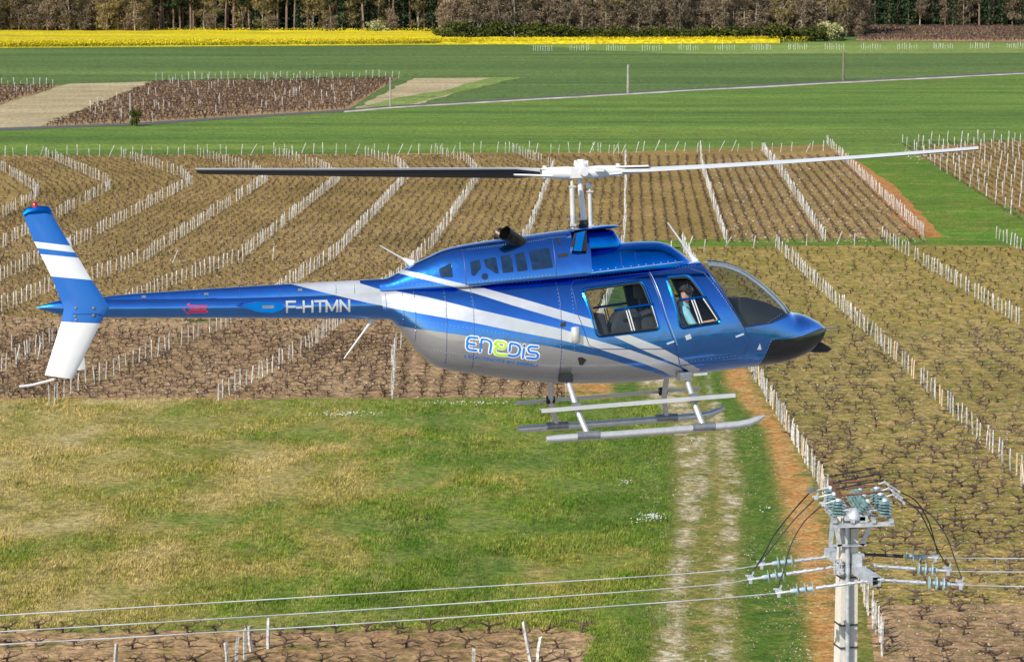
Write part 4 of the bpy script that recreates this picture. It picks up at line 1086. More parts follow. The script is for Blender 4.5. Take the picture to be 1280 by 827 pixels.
def skin_patch(name, poly, mat, bvh, off=.003, side=-1, par=None, n=6, r=0):
    """flat patch draped over the skin"""
    pl = rounded(poly, r) if r else poly
    bm = bmesh.new(); f = bm.faces.new([bm.verts.new((p[0], 0, p[1])) for p in pl]); bmesh.ops.triangulate(bm, faces=[f])
    bmesh.ops.subdivide_edges(bm, edges=bm.edges[:], cuts=n, use_grid_fill=True)
    for v in bm.verts:
        c, nn = on_body(v.co.x, v.co.z, side, off, bvh)
        v.co = c if c is not None else Vector((v.co.x, side * .3, v.co.z))
    me = bpy.data.meshes.new(name); bm.to_mesh(me); bm.free(); me.materials.append(mat); return link(name, me, par or heli, 60)
def Z4(l, s, ox, oy): return [(ox + a / s, oy + b / s) for a, b in l]
for side in (-1, 1):
    for pl in ([(635, 250), (700, 238), (705, 295), (660, 348), (640, 340)], [(725, 235), (805, 220), (820, 330), (800, 330), (735, 285)], [(835, 212), (905, 200), (918, 320), (845, 328)], [(928, 198), (995, 186), (1012, 308), (942, 318)], [(1025, 180), (1160, 158), (1180, 290), (1042, 308)], [(430, 300), (512, 260), (520, 355), (440, 355)]):
        skin_patch('cowling_screen', [P(a, b, -.42) for a, b in Z4(pl, 5.333, 470, 280)], M['panel_glass'], CW_BVH, .003, side, cw, 4, .02)
    cc = P(606.5, 345.5, -.42); skin_patch('drain_port', [(cc[0] + .042 * math.cos(a), cc[1] + .042 * math.sin(a)) for a in np.linspace(0, 5.8, 14)], M['panel_glass'], CW_BVH, .006, side, cw, 1)
    for pl in ([(698, 317.5), (711, 316), (711, 320.5), (698, 322)], [(699, 297), (702, 297), (703, 305), (700, 305)]):
        skin_patch('cowling_vent', [P(a, b, -.43) for a, b in pl], M['black_in'], CW_BVH, .004, side, cw, 2)
    photo_line([(581, 308), (583, 357)], .005, M['seam'], 'cowl_joint', -.4, .001, side, cw, CW_BVH)
    photo_line([(693, 291), (695, 346)], .005, M['seam'], 'cowl_joint', -.42, .001, side, cw, CW_BVH)
    photo_line([(586, 357), (694, 346), (733, 341)], .005, M['seam'], 'cowl_joint', -.42, .001, side, cw, CW_BVH)
    photo_line([(739, 314), (739, 341)], .004, M['seam'], 'cowl_joint', -.42, .001, side, fw, FW_BVH)
    photo_line([(739, 341), (800, 333.5), (858, 327)], .006, M['seam_pale'], 'cowl_edge', -.42, .001, side, fw, FW_BVH)
    photo_line([(777, 315), (795, 314), (796, 331), (777, 333), (777, 315)], .003, M['seam'], 'access_hatch', -.42, .001, side, fw, FW_BVH)
rivets([(588, 312), (688, 299)], .03, CW_BVH, -.42); rivets([(496, 356), (580, 353)], .05, CW_BVH, -.35); rivets([(586, 353), (692, 343)], .045, CW_BVH, -.43); rivets([(740, 338), (856, 325)], .1, FW_BVH, -.4, .009)
link('rivets', rv.mesh('rivets', M['rivet']), heli)
# exhausts
for side in (-1, 1):
    b = P3(648, 303, -.20); a = P3(631, 291, -.34) if side < 0 else P3(634, 292, -.30); b.y = -b.y * -side if side > 0 else b.y
    if side > 0: b = Vector((b.x, .2, b.z)); a = Vector((a.x, .34, a.z))
    m = MB(); d = (a - b).normalized()
    m.tube([b - d * .15, b, b + (a - b) * .5, a], [.10, .095, .09, .092], 16, False); m.tube([a, a - d * .02, b], [.082, .08, .08], 16, False)
    link('exhaust_pipe', m.mesh('exhaust_pipe', simple('heat_stained_steel', (0.06, 0.045, 0.035), .4, .8, var=.5, sc=12)), heli, 50)

# --- boom, tail cone, spine
m = MB(); bx = [P3(488, 380), P3(478, 380), P3(400, 381.5), P3(300, 383), P3(220, 383.8), P3(137, 384.8), P3(100, 385), P3(78, 384), P3(60, 384), P3(46, 384.5)]
m.tube(bx, [.195, .19, .165, .142, .132, .122, .115, .102, .05, .006], 40); bm_ = m.mesh('tail_boom', PAINT_BOOM)
BB = bmesh.new(); BB.from_mesh(bm_); BOOM_BVH = BVHTree.FromBMesh(BB); boom = link('tail_boom', bm_, heli, 40)
sp_, SP_BVH, _ = loft_part('driveshaft_cover', [(130, 371), (137, 369.8), (220, 363.5), (363, 354.5), (440, 350.5), (478, 348.2)], [(130, 384), (478, 368)], [(130, .07), (300, .095), (478, .13)], PAINT_BOOM, 2.2, zc=.25)
for px in (250, 300, 350, 420, 443, 478): photo_line([(px, 340), (px, 372)], .003, M['seam'], 'cover_joint', -.1, .001, -1, sp_, SP_BVH)
photo_line([(140, 379), (220, 375.5), (478, 361)], .004, M['seam'], 'cover_edge', -.12, .001, -1, sp_, BOOM_BVH)
for px in (180, 258, 375): 
    mm_ = MB(); c, nn = on_body(*P(px, 371 - (px - 180) * .045, -.1), -1, .004, SP_BVH); 
    if c is not None: mm_.box(c, (.05, .02, .03)); link('cover_latch', mm_.mesh('cover_latch', M['steelgrey']), sp_)
# fin
M['finpaint'] = None
n = NT('fin_paint'); sx = n.new('ShaderNodeSeparateXYZ'); n.ln(n.obj(), sx.inputs[0]); x, z = sx.outputs[0], sx.outputs[2]
def halfband(a, b):                                    # above the line a-b
    (xa, za), (xb, zb) = P(*a, -.2), P(*b, -.2); k = (zb - za) / (xb - xa)
    return n.math('GREATER_THAN', z, n.math('ADD', n.math('MULTIPLY', x, k), za - k * xa))
h1 = halfband((44, 302), (88, 307)); h2 = halfband((47.4, 310), (93, 315.6)); h3 = halfband((52, 317.6), (97.4, 322)); h4 = halfband((64, 345.3), (115, 350)); h5 = halfband((77, 402), (126, 404))
b1 = n.math('MULTIPLY', n.math('SUBTRACT', 1.0, h1), h2); b2 = n.math('MULTIPLY', n.math('SUBTRACT', 1.0, h3), h4); b3 = n.math('SUBTRACT', 1.0, h5)
tot = n.math('MAXIMUM', n.math('MAXIMUM', b1, b2), b3)
n.col(n.mix(tot, (0.012, 0.135, 0.48), (0.78, 0.77, 0.75))); n.set(Roughness=.38, Metallic=.15); n.b.inputs['Coat Weight'].default_value = .4
n.bump(n.noise(n.obj(), 4, 2), .12, .04); FIN = n.m
def fin_mesh(name, rows, mat, yc=-.19, th=.045):
    """rows: (trailing px, leading px); chordwise thickness, seen from the side"""
    m = MB(); vs = []; fr = (0, .18, .3, .62, .82, .93, 1.0); tk = (.12, .7, 1, 1, .75, .45, .05); K = len(fr)
    for (ax, ay), (bx_, by) in rows:
        a = P3(ax, ay, yc); b = P3(bx_, by, yc)
        for s_ in (-1, 1):
            for f, t in zip(fr, tk): q = a.lerp(b, f); vs.append((q.x, q.y + s_ * th * t, q.z))
    n_ = len(rows); fs = []
    for i in range(n_ - 1):
        o = i * 2 * K; p = (i + 1) * 2 * K
        for k in range(K - 1):
            fs += [(o + k, o + k + 1, p + k + 1, p + k), (o + K + k, p + K + k, p + K + k + 1, o + K + k + 1)]
        fs += [(o, p, p + K, o + K), (o + K - 1, o + 2 * K - 1, p + 2 * K - 1, p + K - 1)]
    for o in (0, (n_ - 1) * 2 * K): fs += [(o + k, o + k + 1, o + K + k + 1, o + K + k) for k in range(K - 1)]
    m.add(vs, fs); return m.mesh(name, mat)
fin = link('tail_fin', fin_mesh('tail_fin', [((29, 269), (64, 266)), ((35, 284), (75, 285)), ((42.5, 302), (88, 307)), ((54, 325), (101, 327)), ((65, 347.6), (114, 349)), ((74, 370), (129, 371)), ((80, 384), (136.6, 383.6)), ((77, 401), (126, 403)), ((66, 436), (108, 440)), ((56, 468.5), (91, 473.5))], FIN), heli, 18)
m = MB(); m.tube([P3(29.5, 268.5, -.19), P3(35, 264.5, -.19), P3(48, 262.5, -.19), P3(60, 263, -.19), P3(63.5, 266, -.19)], [.03, .05, .055, .05, .03], 8); link('fin_cap', m.mesh('fin_cap', PAINT_PLAIN), fin, 40)
m = MB(); m.box(P3(108, 392, -.235), (.34, .02, .0)); 
for a, b in ((94, 395), (95, 385), (117, 394), (117, 385), (95, 400)): m.lathe(P3(a, b, -.215), P3(a, b, -.245), [(0, .02), (.7, .02), (1, .01)], 8)
link('fin_bolt', m.mesh('fin_bolt', M['steelgrey']), fin, 30)
m = MB(); m.lathe(P3(44, 266, -.19), P3(44, 251.5, -.19), [(0, .02), (.35, .022), (.36, .038), (.6, .042), (.85, .03), (1, .008)], 12)
link('beacon_light', m.mesh('beacon_light', simple('red_beacon', (0.30, 0.01, 0.015), .2, coat=.5)), fin, 40)
m = MB(); m.tube([P3(68, 474, -.19), P3(40, 481, -.17), P3(24, 483, -.17)], .016, 6); link('tail_guard', m.mesh('tail_guard', M['rotorwhite']), heli, 40)
# stabiliser
def airfoil(px0, px1, cy, th, y0, y1, mat, name):
    m = MB(); vs = []; prof = [(0, 0), (.12, .35), (.4, .5), (.75, .45), (.93, .3), (1, .05), (.93, -.25), (.7, -.55), (.4, -.45), (.12, -.1)]
    for yy in (y0, y1):
        for a, b in prof: x_, z_ = P(px0 + (px1 - px0) * a, cy - b * th, -.98); vs.append((x_, yy, z_))
    K = len(prof); m.add(vs, [tuple(range(K)), tuple(range(K, 2 * K))] + [(k, (k + 1) % K, K + (k + 1) % K, K + k) for k in range(K)]); return m.mesh(name, mat)
stb = link('stabiliser', airfoil(302, 356, 384, 13, -.98, .98, PAINT_PLAIN, 'stabiliser'), heli, 35)
m = MB(); 
for a in (-1, 1): m.box((P(335, 383.5, -.98)[0], a * .985, P(335, 383.5, -.98)[1]), (.14, .02, .035))
link('tip_light', m.mesh('tip_light', M['steelgrey']), stb)
# tail rotor on the far side of the boom
tr = bpy.data.objects.new('tail_rotor', None); COL.objects.link(tr); tr.parent = heli; tr.location = P3(91, 380, .33)
m = MB().tube([(0, -.22, 0), (0, .03, 0)], [.05, .05], 12); m.box((0, 0, 0), (.1, .06, .22), Matrix.Rotation(R(-8), 3, 'Y')); link('rotor_hub', m.mesh('rotor_hub', M['rotorwhite']), tr, 40)
for s_ in (0, 180):
    Mx = Matrix.Rotation(R(-5 + s_), 3, 'Y'); m = MB(); vs = []
    for zz, c in ((.08, .035), (.16, .067), (.78, .067), (.82, .05)):
        for a, b in ((-1, 0), (-.3, .012), (.6, .01), (1, 0), (.6, -.01), (-.3, -.012)): vs.append(Mx @ Vector((a * c, b, zz)))
    m.add(vs, [(i * 6 + k, i * 6 + (k + 1) % 6, (i + 1) * 6 + (k + 1) % 6, (i + 1) * 6 + k) for i in range(3) for k in range(6)] + [tuple(range(6)), tuple(range(18, 24))])
    link('tail_rotor_blade', m.mesh('tail_rotor_blade', M['rotorwhite']), tr, 30)

# --- main rotor
hubP = P3(727, 216, 0)
MR = bpy.data.objects.new('main_rotor', None); COL.objects.link(MR); MR.parent = heli; MR.location = (0, 0, 0)
m = MB(); m.tube([P3(736, 300, 0), P3(730, 276, 0), P3(724, 219, 0), P3(724, 207, 0)], [.045, .036, .034, .034], 14); link('mast', m.mesh('mast', M['rotorwhite']), MR, 40)
m = MB(); m.lathe(P3(731, 288, 0), P3(729, 275, 0), [(0, .10), (.15, .10), (.2, .08), (.35, .09), (.4, .07), (.6, .08), (.65, .06), (1, .05)], 14); link('mast_boot', m.mesh('mast_boot', M['rubber']), MR, 40)
for (a, b, yy, r, mt) in (((716.5, 286), (715, 226), -.16, .036, 'greyrod'), ((738.5, 287), (737, 233), -.05, .028, 'greyrod')):
    m = MB(); A, B = P3(*a, yy), P3(*b, yy); m.tube([A, A.lerp(B, .1), A.lerp(B, .1001), A.lerp(B, .9), A.lerp(B, .901), B], [r * .5, r * .5, r, r, r * .6, r * .6], 10)
    m.box(A.lerp(B, .08), (.07, .07, .03)); m.box(A.lerp(B, .88), (.075, .075, .02)); link('pitch_link', m.mesh('pitch_link', simple('pale_grey_rod', (0.50, 0.48, 0.43), .5, .2)), MR, 40)
m = MB(); m.box(P3(716, 274, -.15), (.16, .05, .03)); m.box(P3(736, 231, -.05), (.07, .06, .08)); link('swashplate_arm', m.mesh('swashplate_arm', M['steelgrey']), MR)
def rotW(px, py, depth): return HI @ Wd(px, py, depth)
# true tip positions: 5.1 m radius, right blade leaning towards the camera
hubW = HM @ hubP
tipR = rotW(1223, 185.5, hubW.y - .75); tipL = rotW(248, 214.5, hubW.y + .75)
def blade(tip, pitch, name, droop=0):
    v = (tip - hubP); L = v.length; ex = v.normalized(); upv = Vector((0, math.sin(R(6.5)), 1)).normalized(); ey = upv.cross(ex).normalized(); ez = ex.cross(ey)
    Mx = Matrix((ex, ey, ez)).transposed(); m = MB(); vs = []
    prof = [(-.5, 0), (-.42, .35), (-.25, .5), (.1, .4), (.5, .03), (.1, -.4), (-.25, -.5), (-.42, -.35)]; K = len(prof); rs = np.linspace(.52, L, 16)
    for r in rs:
        ch = .33 if r > .7 else .20 + (r - .52) * .72; th = .042 if r > .7 else .07; pt = pitch * (1.0 - (.75 if tip.x < hubP.x else .35) * (r / L)); dz = droop * ((r / L) ** 2 - r / L)
        for a, b in prof:
            y_, z_ = a * ch * -1, b * th; y2 = y_ * math.cos(pt) - z_ * math.sin(pt); z2 = y_ * math.sin(pt) + z_ * math.cos(pt); vs.append(hubP + Mx @ Vector((r, y2, z2 + dz)))
    m.add(vs, [(i * K + k, i * K + (k + 1) % K, (i + 1) * K + (k + 1) % K, (i + 1) * K + k) for i in range(15) for k in range(K)] + [tuple(range(K)), tuple(range(15 * K, 16 * K))])
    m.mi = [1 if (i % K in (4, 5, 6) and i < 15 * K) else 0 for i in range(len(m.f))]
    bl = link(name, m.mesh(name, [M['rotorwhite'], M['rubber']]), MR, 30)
    # grip
    g = MB(); 
    for a, sz in ((.0, 0), ): pass
    q = lambda r, y, z: hubP + Mx @ Vector((r, y, z))
    g.tube([q(.08, 0, 0), q(.2, 0, 0), q(.42, 0, 0), q(.56, 0, 0)], [.075, .082, .07, .03], 12)
    g.beam(q(.36, 0, .045), q(.86, 0, .03), .12, .018, ez); g.beam(q(.36, 0, -.045), q(.86, 0, -.03), .12, .018, ez)
    g.lathe(q(.47, 0, -.075), q(.47, 0, .085), [(0, .03), (1, .03)], 8); g.box(q(.24, -.1, .01), (.1, .14, .05))
    link('blade_grip', g.mesh('blade_grip', M['rotorwhite']), bl, 35)
    return bl
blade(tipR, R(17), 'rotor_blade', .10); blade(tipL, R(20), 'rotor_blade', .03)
m = MB(); m.box(hubP, (.30, .20, .13), Matrix.Rotation(R(-2), 3, 'Y')); m.lathe(hubP + Vector((0, 0, .05)), hubP + Vector((0, 0, .17)), [(0, .09), (.5, .085), (.55, .06), (1, .05)], 14)
for s_ in (-1, 1): m.box(hubP + Vector((s_ * .05, -.03, .10)), (.05, .05, .10)); m.lathe(hubP + Vector((s_ * .07, 0, .09)), hubP + Vector((s_ * .07, 0, .155)), [(0, .03), (1, .025)], 8)
m.lathe(hubP + Vector((0, -.19, 0)), hubP + Vector((0, .19, 0)), [(0, .05), (1, .05)], 12)
link('rotor_hub', m.mesh('rotor_hub', M['rotorwhite']), MR, 35)

# --- skids
ym = .96
def sk(px, py): return P3(px, py, -ym)
skn = [sk(683, 548.5), sk(694, 547.8), sk(780, 542), sk(880, 534.5), sk(922, 530.5), sk(936, 528), sk(947, 523.5), sk(956, 519.5)]
cross = [[(698, 470, -.10), (706, 470, -.42), (712, 482, -.60), (722, 513, -.83), (735, 543, -.96)], [(846, 470, -.12), (856, 470, -.45), (861, 481, -.60), (869, 506, -.82), (879, 532, -.96)]]
for side in (-1, 1):
    f = lambda v: Vector((v.x, v.y * (-side if side > 0 else 1) if side < 0 else -v.y, v.z))
    m = MB().tube([f(v) for v in skn], [.035, .047, .047, .047, .047, .046, .042, .015], 14)
    sd_ = link('skid_tube', m.mesh('skid_tube', M['chrome']), heli, 40)
    for px in (735, 879):
        m = MB(); a = f(sk(px - 14, 544.5 - (px - 735) * .073)); b = f(sk(px + 14, 543 - (px - 735) * .073)); m.tube([a, b], .056, 12); link('skid_clamp', m.mesh('skid_clamp', M['steelgrey']), sd_, 40)
    m = MB(); a = f(sk(700, 550.5)); b = f(sk(900, 536.5)); m.beam(a, b, .04, .015); link('wear_plate', m.mesh('wear_plate', M['steelgrey']), sd_)
    for i, cr in enumerate(cross):
        pts = [f(P3(*c)) for c in cr]; q = []
        for k in range(len(pts) - 1):
            for t in (0, .33, .66):
                p0 = pts[max(0, k - 1)]; p1 = pts[k]; p2 = pts[k + 1]; p3 = pts[min(len(pts) - 1, k + 2)]
                q.append(.5 * ((2 * p1) + (p2 - p0) * t + (2 * p0 - 5 * p1 + 4 * p2 - p3) * t * t + (-p0 + 3 * p1 - 3 * p2 + p3) * t ** 3))
        q.append(pts[-1]); m = MB().tube(q, .036, 12); link('cross_tube', m.mesh('cross_tube', M['chrome']), heli, 40)
    a = f(P3(676, 511.5, -.86)); b = f(P3(918, 492, -.86)); m = MB(); m.beam(a, b, .10, .012); m.beam(a + Vector((0, side * .045, -.018)), b + Vector((0, side * .045, -.018)), .012, .045)
    stp = link('boarding_step', m.mesh('boarding_step', simple('matt_aluminium', (0.55, 0.55, 0.54), .5, .4, var=.1, sc=5)), heli)
    for c in ((720.5, 508), (867.5, 497)):
        q = f(P3(*c, -.82)); m = MB().tube([q + Vector((-.05, 0, 0)), q + Vector((.05, 0, 0))], .055, 10); link('step_clamp', m.mesh('step_clamp', M['rubber'] if side > 0 else M['steelgrey']), stp, 40)
    for c, mt in (((707, 472), 'black_in'), ((855, 470), 'steelgrey')):
        q = f(P3(c[0], c[1], -.5)); m = MB().box(q, (.15, .22, .10)); link('cross_tube_fitting', m.mesh('cross_tube_fitting', M[mt]), heli)
    q = P3(875, 468, -.5); q.y = side * .5; m = MB().beam(q + Vector((-.09, 0, 0)), q + Vector((.09, 0, .01)), .05, .03); link('step_bracket', m.mesh('step_bracket', M['chrome']), heli)
# --- small fittings
def rod(name, a, b, r0, r1, mat, base=None):
    m = MB().tube([a, b], [r0, r1], 8)
    if base: m.lathe(a - (b - a).normalized() * .02, a + (b - a).normalized() * .12, [(0, base), (.3, base * .7), (1, r0)], 8)
    return link(name, m.mesh(name, mat), heli, 40)
rod('whip_antenna', P3(514, 329, 0), P3(475, 307, .0), .014, .006, M['rotorwhite'], .06)
rod('whip_antenna', P3(868, 325, 0), P3(834.5, 278, .0), .018, .008, M['rotorwhite'], .05)
rod('whip_antenna', P3(465, 400, 0), P3(430, 448, .0), .014, .007, M['rotorwhite'], .04)
rod('pitot_tube', P3(1028, 411, 0), P3(1048, 409, 0), .012, .008, M['steelgrey'], .02)
m = MB().prism([P(a, b) for a, b in ((1010, 440), (1022, 427), (1028, 428), (1040, 436), (1034, 440))], -.012, .012); link('cable_cutter', m.mesh('cable_cutter', M['rubber']), heli)
for side in (-1, 1):
    c, nn = on_body(*P(719.5, 419, -.66), side, .02); a, b = c + Vector((0, 0, .11)), c - Vector((0, 0, .11))
    m = MB().lathe(a, b, [(0, .03), (.05, .055), (.25, .06), (.75, .06), (.92, .045), (1, .015)], 14); link('handhold_light', m.mesh('handhold_light', M['chrome']), heli, 40)
    for (px, py, sx_, sz_) in ((860, 421, .07, .06), (925, 419, .11, .02), (838, 428, .10, .02)):
        c, nn = on_body(*P(px, py, -.66), side, .008); m = MB().box(c, (sx_, .03, sz_), Matrix.Rotation(R(-18), 3, 'Y')); link('door_handle', m.mesh('door_handle', M['chrome']), heli)
    for pl in ([(701, 403.5), (708, 402.5), (708, 408), (701, 409)], ):
        skin_patch('static_port', [P(a, b, -.66) for a, b in pl], M['rubber'], BODY_BVH, .004, side, None, 2)
    skin_patch('warning_decal', [P(a, b, -.62) for a, b in ((948, 437), (951, 429), (954, 437))], simple('white_decal', (0.7, 0.6, 0.62), .5), BODY_BVH, .004, side, None, 1)
    skin_patch('jack_point', [P(a, b, -.62) for a, b in ((722, 447), (727, 446), (733, 449), (729, 451), (729, 456), (725, 456), (726, 450))], M['rubber'], BODY_BVH, .004, side, None, 1)

# --- lettering on the boom and the belly
def drape(me, ox, oz, ang, scale, side, bvh, off, mirror=False, shear=0):
    ca, sa = math.cos(ang), math.sin(ang)
    for v in me.vertices:
        x_, z_ = v.co.x * scale + v.co.y * scale * shear, v.co.y * scale; X_ = ox + x_ * ca - z_ * sa; Z_ = oz + x_ * sa + z_ * ca
        c, nn = on_body(X_, Z_, -1, off, bvh)
        if c is None: c = Vector((X_, -.3, Z_))
        v.co = c
def text_mesh(txt, bold=0.0):
    cu = bpy.data.curves.new('t', 'FONT'); cu.body = txt; cu.offset = bold; cu.resolution_u = 4; o = bpy.data.objects.new('t', cu); COL.objects.link(o)
    me = evalmesh(o, 't'); bpy.data.objects.remove(o); bm = bmesh.new(); bm.from_mesh(me)
    bmesh.ops.remove_doubles(bm, verts=bm.verts[:], dist=1e-4)
    bmesh.ops.triangulate(bm, faces=bm.faces[:]); 
    for _ in range(2):
        e = [e for e in bm.edges if e.calc_length() > .15]
        if e: bmesh.ops.subdivide_edges(bm, edges=e, cuts=1); bmesh.ops.triangulate(bm, faces=bm.faces[:])
    bm.to_mesh(me); bm.free(); me.materials.clear(); return me
M['letter'] = simple('silver_lettering', (0.50, 0.50, 0.47), .4, .2)
M['logo_white'] = simple('logo_white', (0.8, 0.8, 0.8), .5); M['logo_blue'] = simple('logo_blue', (0.01, 0.18, 0.62), .5); M['logo_green'] = simple('logo_green', (0.38, 0.68, 0.02), .5)
M['red_decal'] = simple('red_decal', (0.6, 0.02, 0.03), .5)
def text_on(txt, a, b, yl, mat, name, bvh, bold, h_px, shear=0, off=.004):
    me = text_mesh(txt, bold); xs_ = [v.co.x for v in me.vertices]; ys_ = [v.co.y for v in me.vertices]
    for v in me.vertices: v.co.x -= min(xs_)
    A, B = Vector(P(*a, yl)), Vector(P(*b, yl)); w = max(xs_) - min(xs_); sc = (B - A).length / w; hh = max(ys_) * sc; k = (h_px / 100) / hh
    for v in me.vertices: v.co.y *= k
    d = B - A; drape(me, A.x, A.y, math.atan2(d.y, d.x), sc, -1, bvh, off, shear=shear); me.materials.append(mat); return link(name, me, heli, fix=False)
def stroke(m, pts, w):
    """flat rounded ribbon of width w in (x,y)"""
    for i in range(len(pts) - 1):
        a, b = Vector(pts[i]), Vector(pts[i + 1]); d = (b - a).normalized(); n_ = Vector((-d.y, d.x)) * w / 2; L = (b - a).length; k = max(1, int(L / .15))
        for j in range(k):
            p, q = a + d * L * j / k, a + d * L * (j + 1) / k; m.add([(*(p - n_), 0), (*(q - n_), 0), (*(q + n_), 0), (*(p + n_), 0)], [(0, 1, 2, 3)])
    for p in pts:
        p = Vector(p); m.add([(p.x + w / 2 * math.cos(t), p.y + w / 2 * math.sin(t), 0) for t in np.linspace(0, 2 * math.pi, 11)[:-1]], [tuple(range(10))])
def arc(cx, cy, r, a0, a1, n=6): return [(cx + r * math.cos(R(a0 + (a1 - a0) * k / n)), cy + r * math.sin(R(a0 + (a1 - a0) * k / n))) for k in range(n + 1)]
# letters traced in zoom pixels (x right, y down) of the photograph's logo, in the logo's own plane
def LZ(l): return [(560 + a / 9.143, 400 + b / 9.143) for a, b in l]
glyph = {
 'E': [[(345, 205), (270, 197), (240, 210), (232, 235), (230, 305), (240, 330), (265, 340), (335, 348)], [(235, 268), (315, 278)]],
 'n': [[(378, 358), (392, 225), (400, 218), (455, 225), (490, 245), (500, 275), (488, 372)]],
 'D': [[(706, 350), (712, 275), (725, 265), (780, 275), (815, 295), (825, 330), (815, 380), (790, 405), (750, 410), (690, 400)]],
 'i': [[(868, 325), (858, 425)], [(872, 290), (872, 292)]],
 's': [[(1020, 305), (940, 300), (918, 315), (918, 345), (935, 365), (1010, 375), (1028, 395), (1025, 425), (1005, 440), (905, 430)]]}
green = [[(575, 290), (545, 280), (548, 255), (570, 243), (640, 252), (660, 270), (660, 300), (640, 322), (560, 312), (535, 325), (538, 360), (560, 385), (600, 395), (680, 400)]]
def logo(strokes, w, mat, off, name):
    m = MB()
    for s_ in strokes:
        pts = [P(a, b, -.6) for a, b in LZ(s_)]; stroke(m, pts, w)
    me = m.mesh(name, mat)
    for v in me.vertices:
        c, nn = on_body(v.co.x, v.co.y, -1, off); v.co = c if c is not None else Vector((v.co.x, -.6, v.co.y))
    return link(name, me, heli, fix=False)
alls = [s_ for g_ in glyph.values() for s_ in g_]
logo(alls + green, .052, M['logo_white'], .003, 'company_logo_outline'); [logo(g_, .028, M['logo_blue'], .006, 'logo_letter') for g_ in glyph.values()]; logo(green, .030, M['logo_green'], .007, 'logo_letter')
text_on("L'ELECTRICITE EN RESEAU", (582, 446.5), (672, 458.5), -.6, M['logo_blue'], 'logo_tagline', BODY_BVH, .01, 3.6, .2)
m = MB(); pts = [(229, 386.2), (236, 379.5), (236, 382), (259, 382.4), (259, 390), (236, 390.2), (236, 392.8), (229, 386.2)]
stroke(m, [P(a, b, -.13) for a, b in pts], .014); me = m.mesh('danger_arrow', M['red_decal'])
for v in me.vertices:
    c, nn = on_body(v.co.x, v.co.y, -1, .004, BOOM_BVH); v.co = c if c is not None else Vector((v.co.x, -.13, v.co.y))
ar_ = link('danger_arrow', me, heli, fix=False)
LT = {'F': (0, [[(0, 0), (0, 1)], [(0, 1), (.55, 1)], [(0, .5), (.5, .5)]], .66), '-': (0, [[(0, .42), (.30, .42)]], .46), 'H': (0, [[(0, 0), (0, 1)], [(.58, 0), (.58, 1)], [(0, .5), (.58, .5)]], .78), 'T': (0, [[(0, 1), (.62, 1)], [(.31, 0), (.31, 1)]], .74),
      'M': (0, [[(0, 0), (0, 1)], [(0, 1), (.36, .12)], [(.36, .12), (.72, 1)], [(.72, 1), (.72, 0)]], .94), 'N': (0, [[(0, 0), (0, 1)], [(0, 1), (.58, 0)], [(.58, 0), (.58, 1)]], .6)}
cx_ = 0; tot_ = sum(LT[c][2] for c in 'F-HTMN'); A_ = Vector(P(359, 389.8, -.17)); B_ = Vector(P(437, 388.2, -.17)); dd_ = (B_ - A_) / tot_; up_ = Vector((0.0, .125))
for c_ in 'F-HTMN':
    m = MB()
    for st_ in LT[c_][1]: 
        p_, q_ = [A_ + dd_ * (cx_ + a) + up_ * b for a, b in st_]; d_ = (q_ - p_).normalized(); n_ = Vector((-d_.y, d_.x)) * .0125; p_ = p_ - d_ * .012; q_ = q_ + d_ * .012
        for k in range(4):
            u, v = p_.lerp(q_, k / 4), p_.lerp(q_, (k + 1) / 4); m.add([(*(u - n_), 0), (*(v - n_), 0), (*(v + n_), 0), (*(u + n_), 0)], [(0, 1, 2, 3)])
    me = m.mesh('registration_letter', M['letter'])
    for v in me.vertices:
        c, nn = on_body(v.co.x, v.co.y, -1, .005, BOOM_BVH); v.co = c if c is not None else Vector((v.co.x, -.17, v.co.y))
    link('registration_letter', me, heli, fix=False); cx_ += LT[c_][2]
text_on('DANGER', (237, 388.8), (258, 388.6), -.13, M['red_decal'], 'danger_text', BOOM_BVH, .02, 4.8)

# --- inside: floor, seats, panel, pilot
M['seat'] = simple('dark_seat_fabric', (0.025, 0.027, 0.035), .85, var=.3, sc=10)
def rbox(name, pts, y0, y1, mat, par=None, bev=.03):
    m = MB().prism(pts, y0, y1).mesh(name, mat); fixn(m); bm = bmesh.new(); bm.from_mesh(m); bmesh.ops.bevel(bm, geom=bm.edges[:], offset=bev, segments=3, affect='EDGES', profile=.6); bm.to_mesh(m); bm.free()
    return link(name, m, par or heli, 45)
for yy in (-.33, .33):
    st = rbox('seat', [P(a, b) for a, b in ((838, 436), (880, 432), (880, 442), (838, 448))], yy - .22, yy + .22, M['seat'])
    rbox('seat_back', [P(a, b) for a, b in ((824, 382), (833, 380), (846, 440), (836, 442))], yy - .22, yy + .22, M['seat'], st)
    rbox('headrest', [P(a, b) for a, b in ((819, 356), (828, 355), (832, 376), (824, 378))], yy - .12, yy + .12, M['seat'], st)
st = rbox('rear_bench', [P(a, b) for a, b in ((745, 430), (785, 427), (786, 445), (748, 448))], -.56, .56, M['seat'])
rbox('bench_back', [P(a, b) for a, b in ((730, 392), (744, 390), (756, 440), (742, 442))], -.56, .56, M['seat'], st)
rbox('cabin_bulkhead', [P(a, b) for a, b in ((796, 345), (803, 345), (816, 460), (808, 462))], -.10, .10, M['black_in'])
rbox('cabin_post', [P(a, b) for a, b in ((796, 340), (811, 339), (813, 372), (798, 374))], -.30, .30, M['black_in'])
rbox('kit_bag', [P(a, b) for a, b in ((760, 393), (768, 386), (784, 384), (791, 392), (792, 422), (758, 428), (752, 412))], -.50, -.12, M['seat'], None, .05)
rbox('kit_bag', [P(a, b) for a, b in ((790, 392), (806, 384), (813, 400), (817, 424), (792, 426))], -.52, -.14, M['seat'], None, .05)
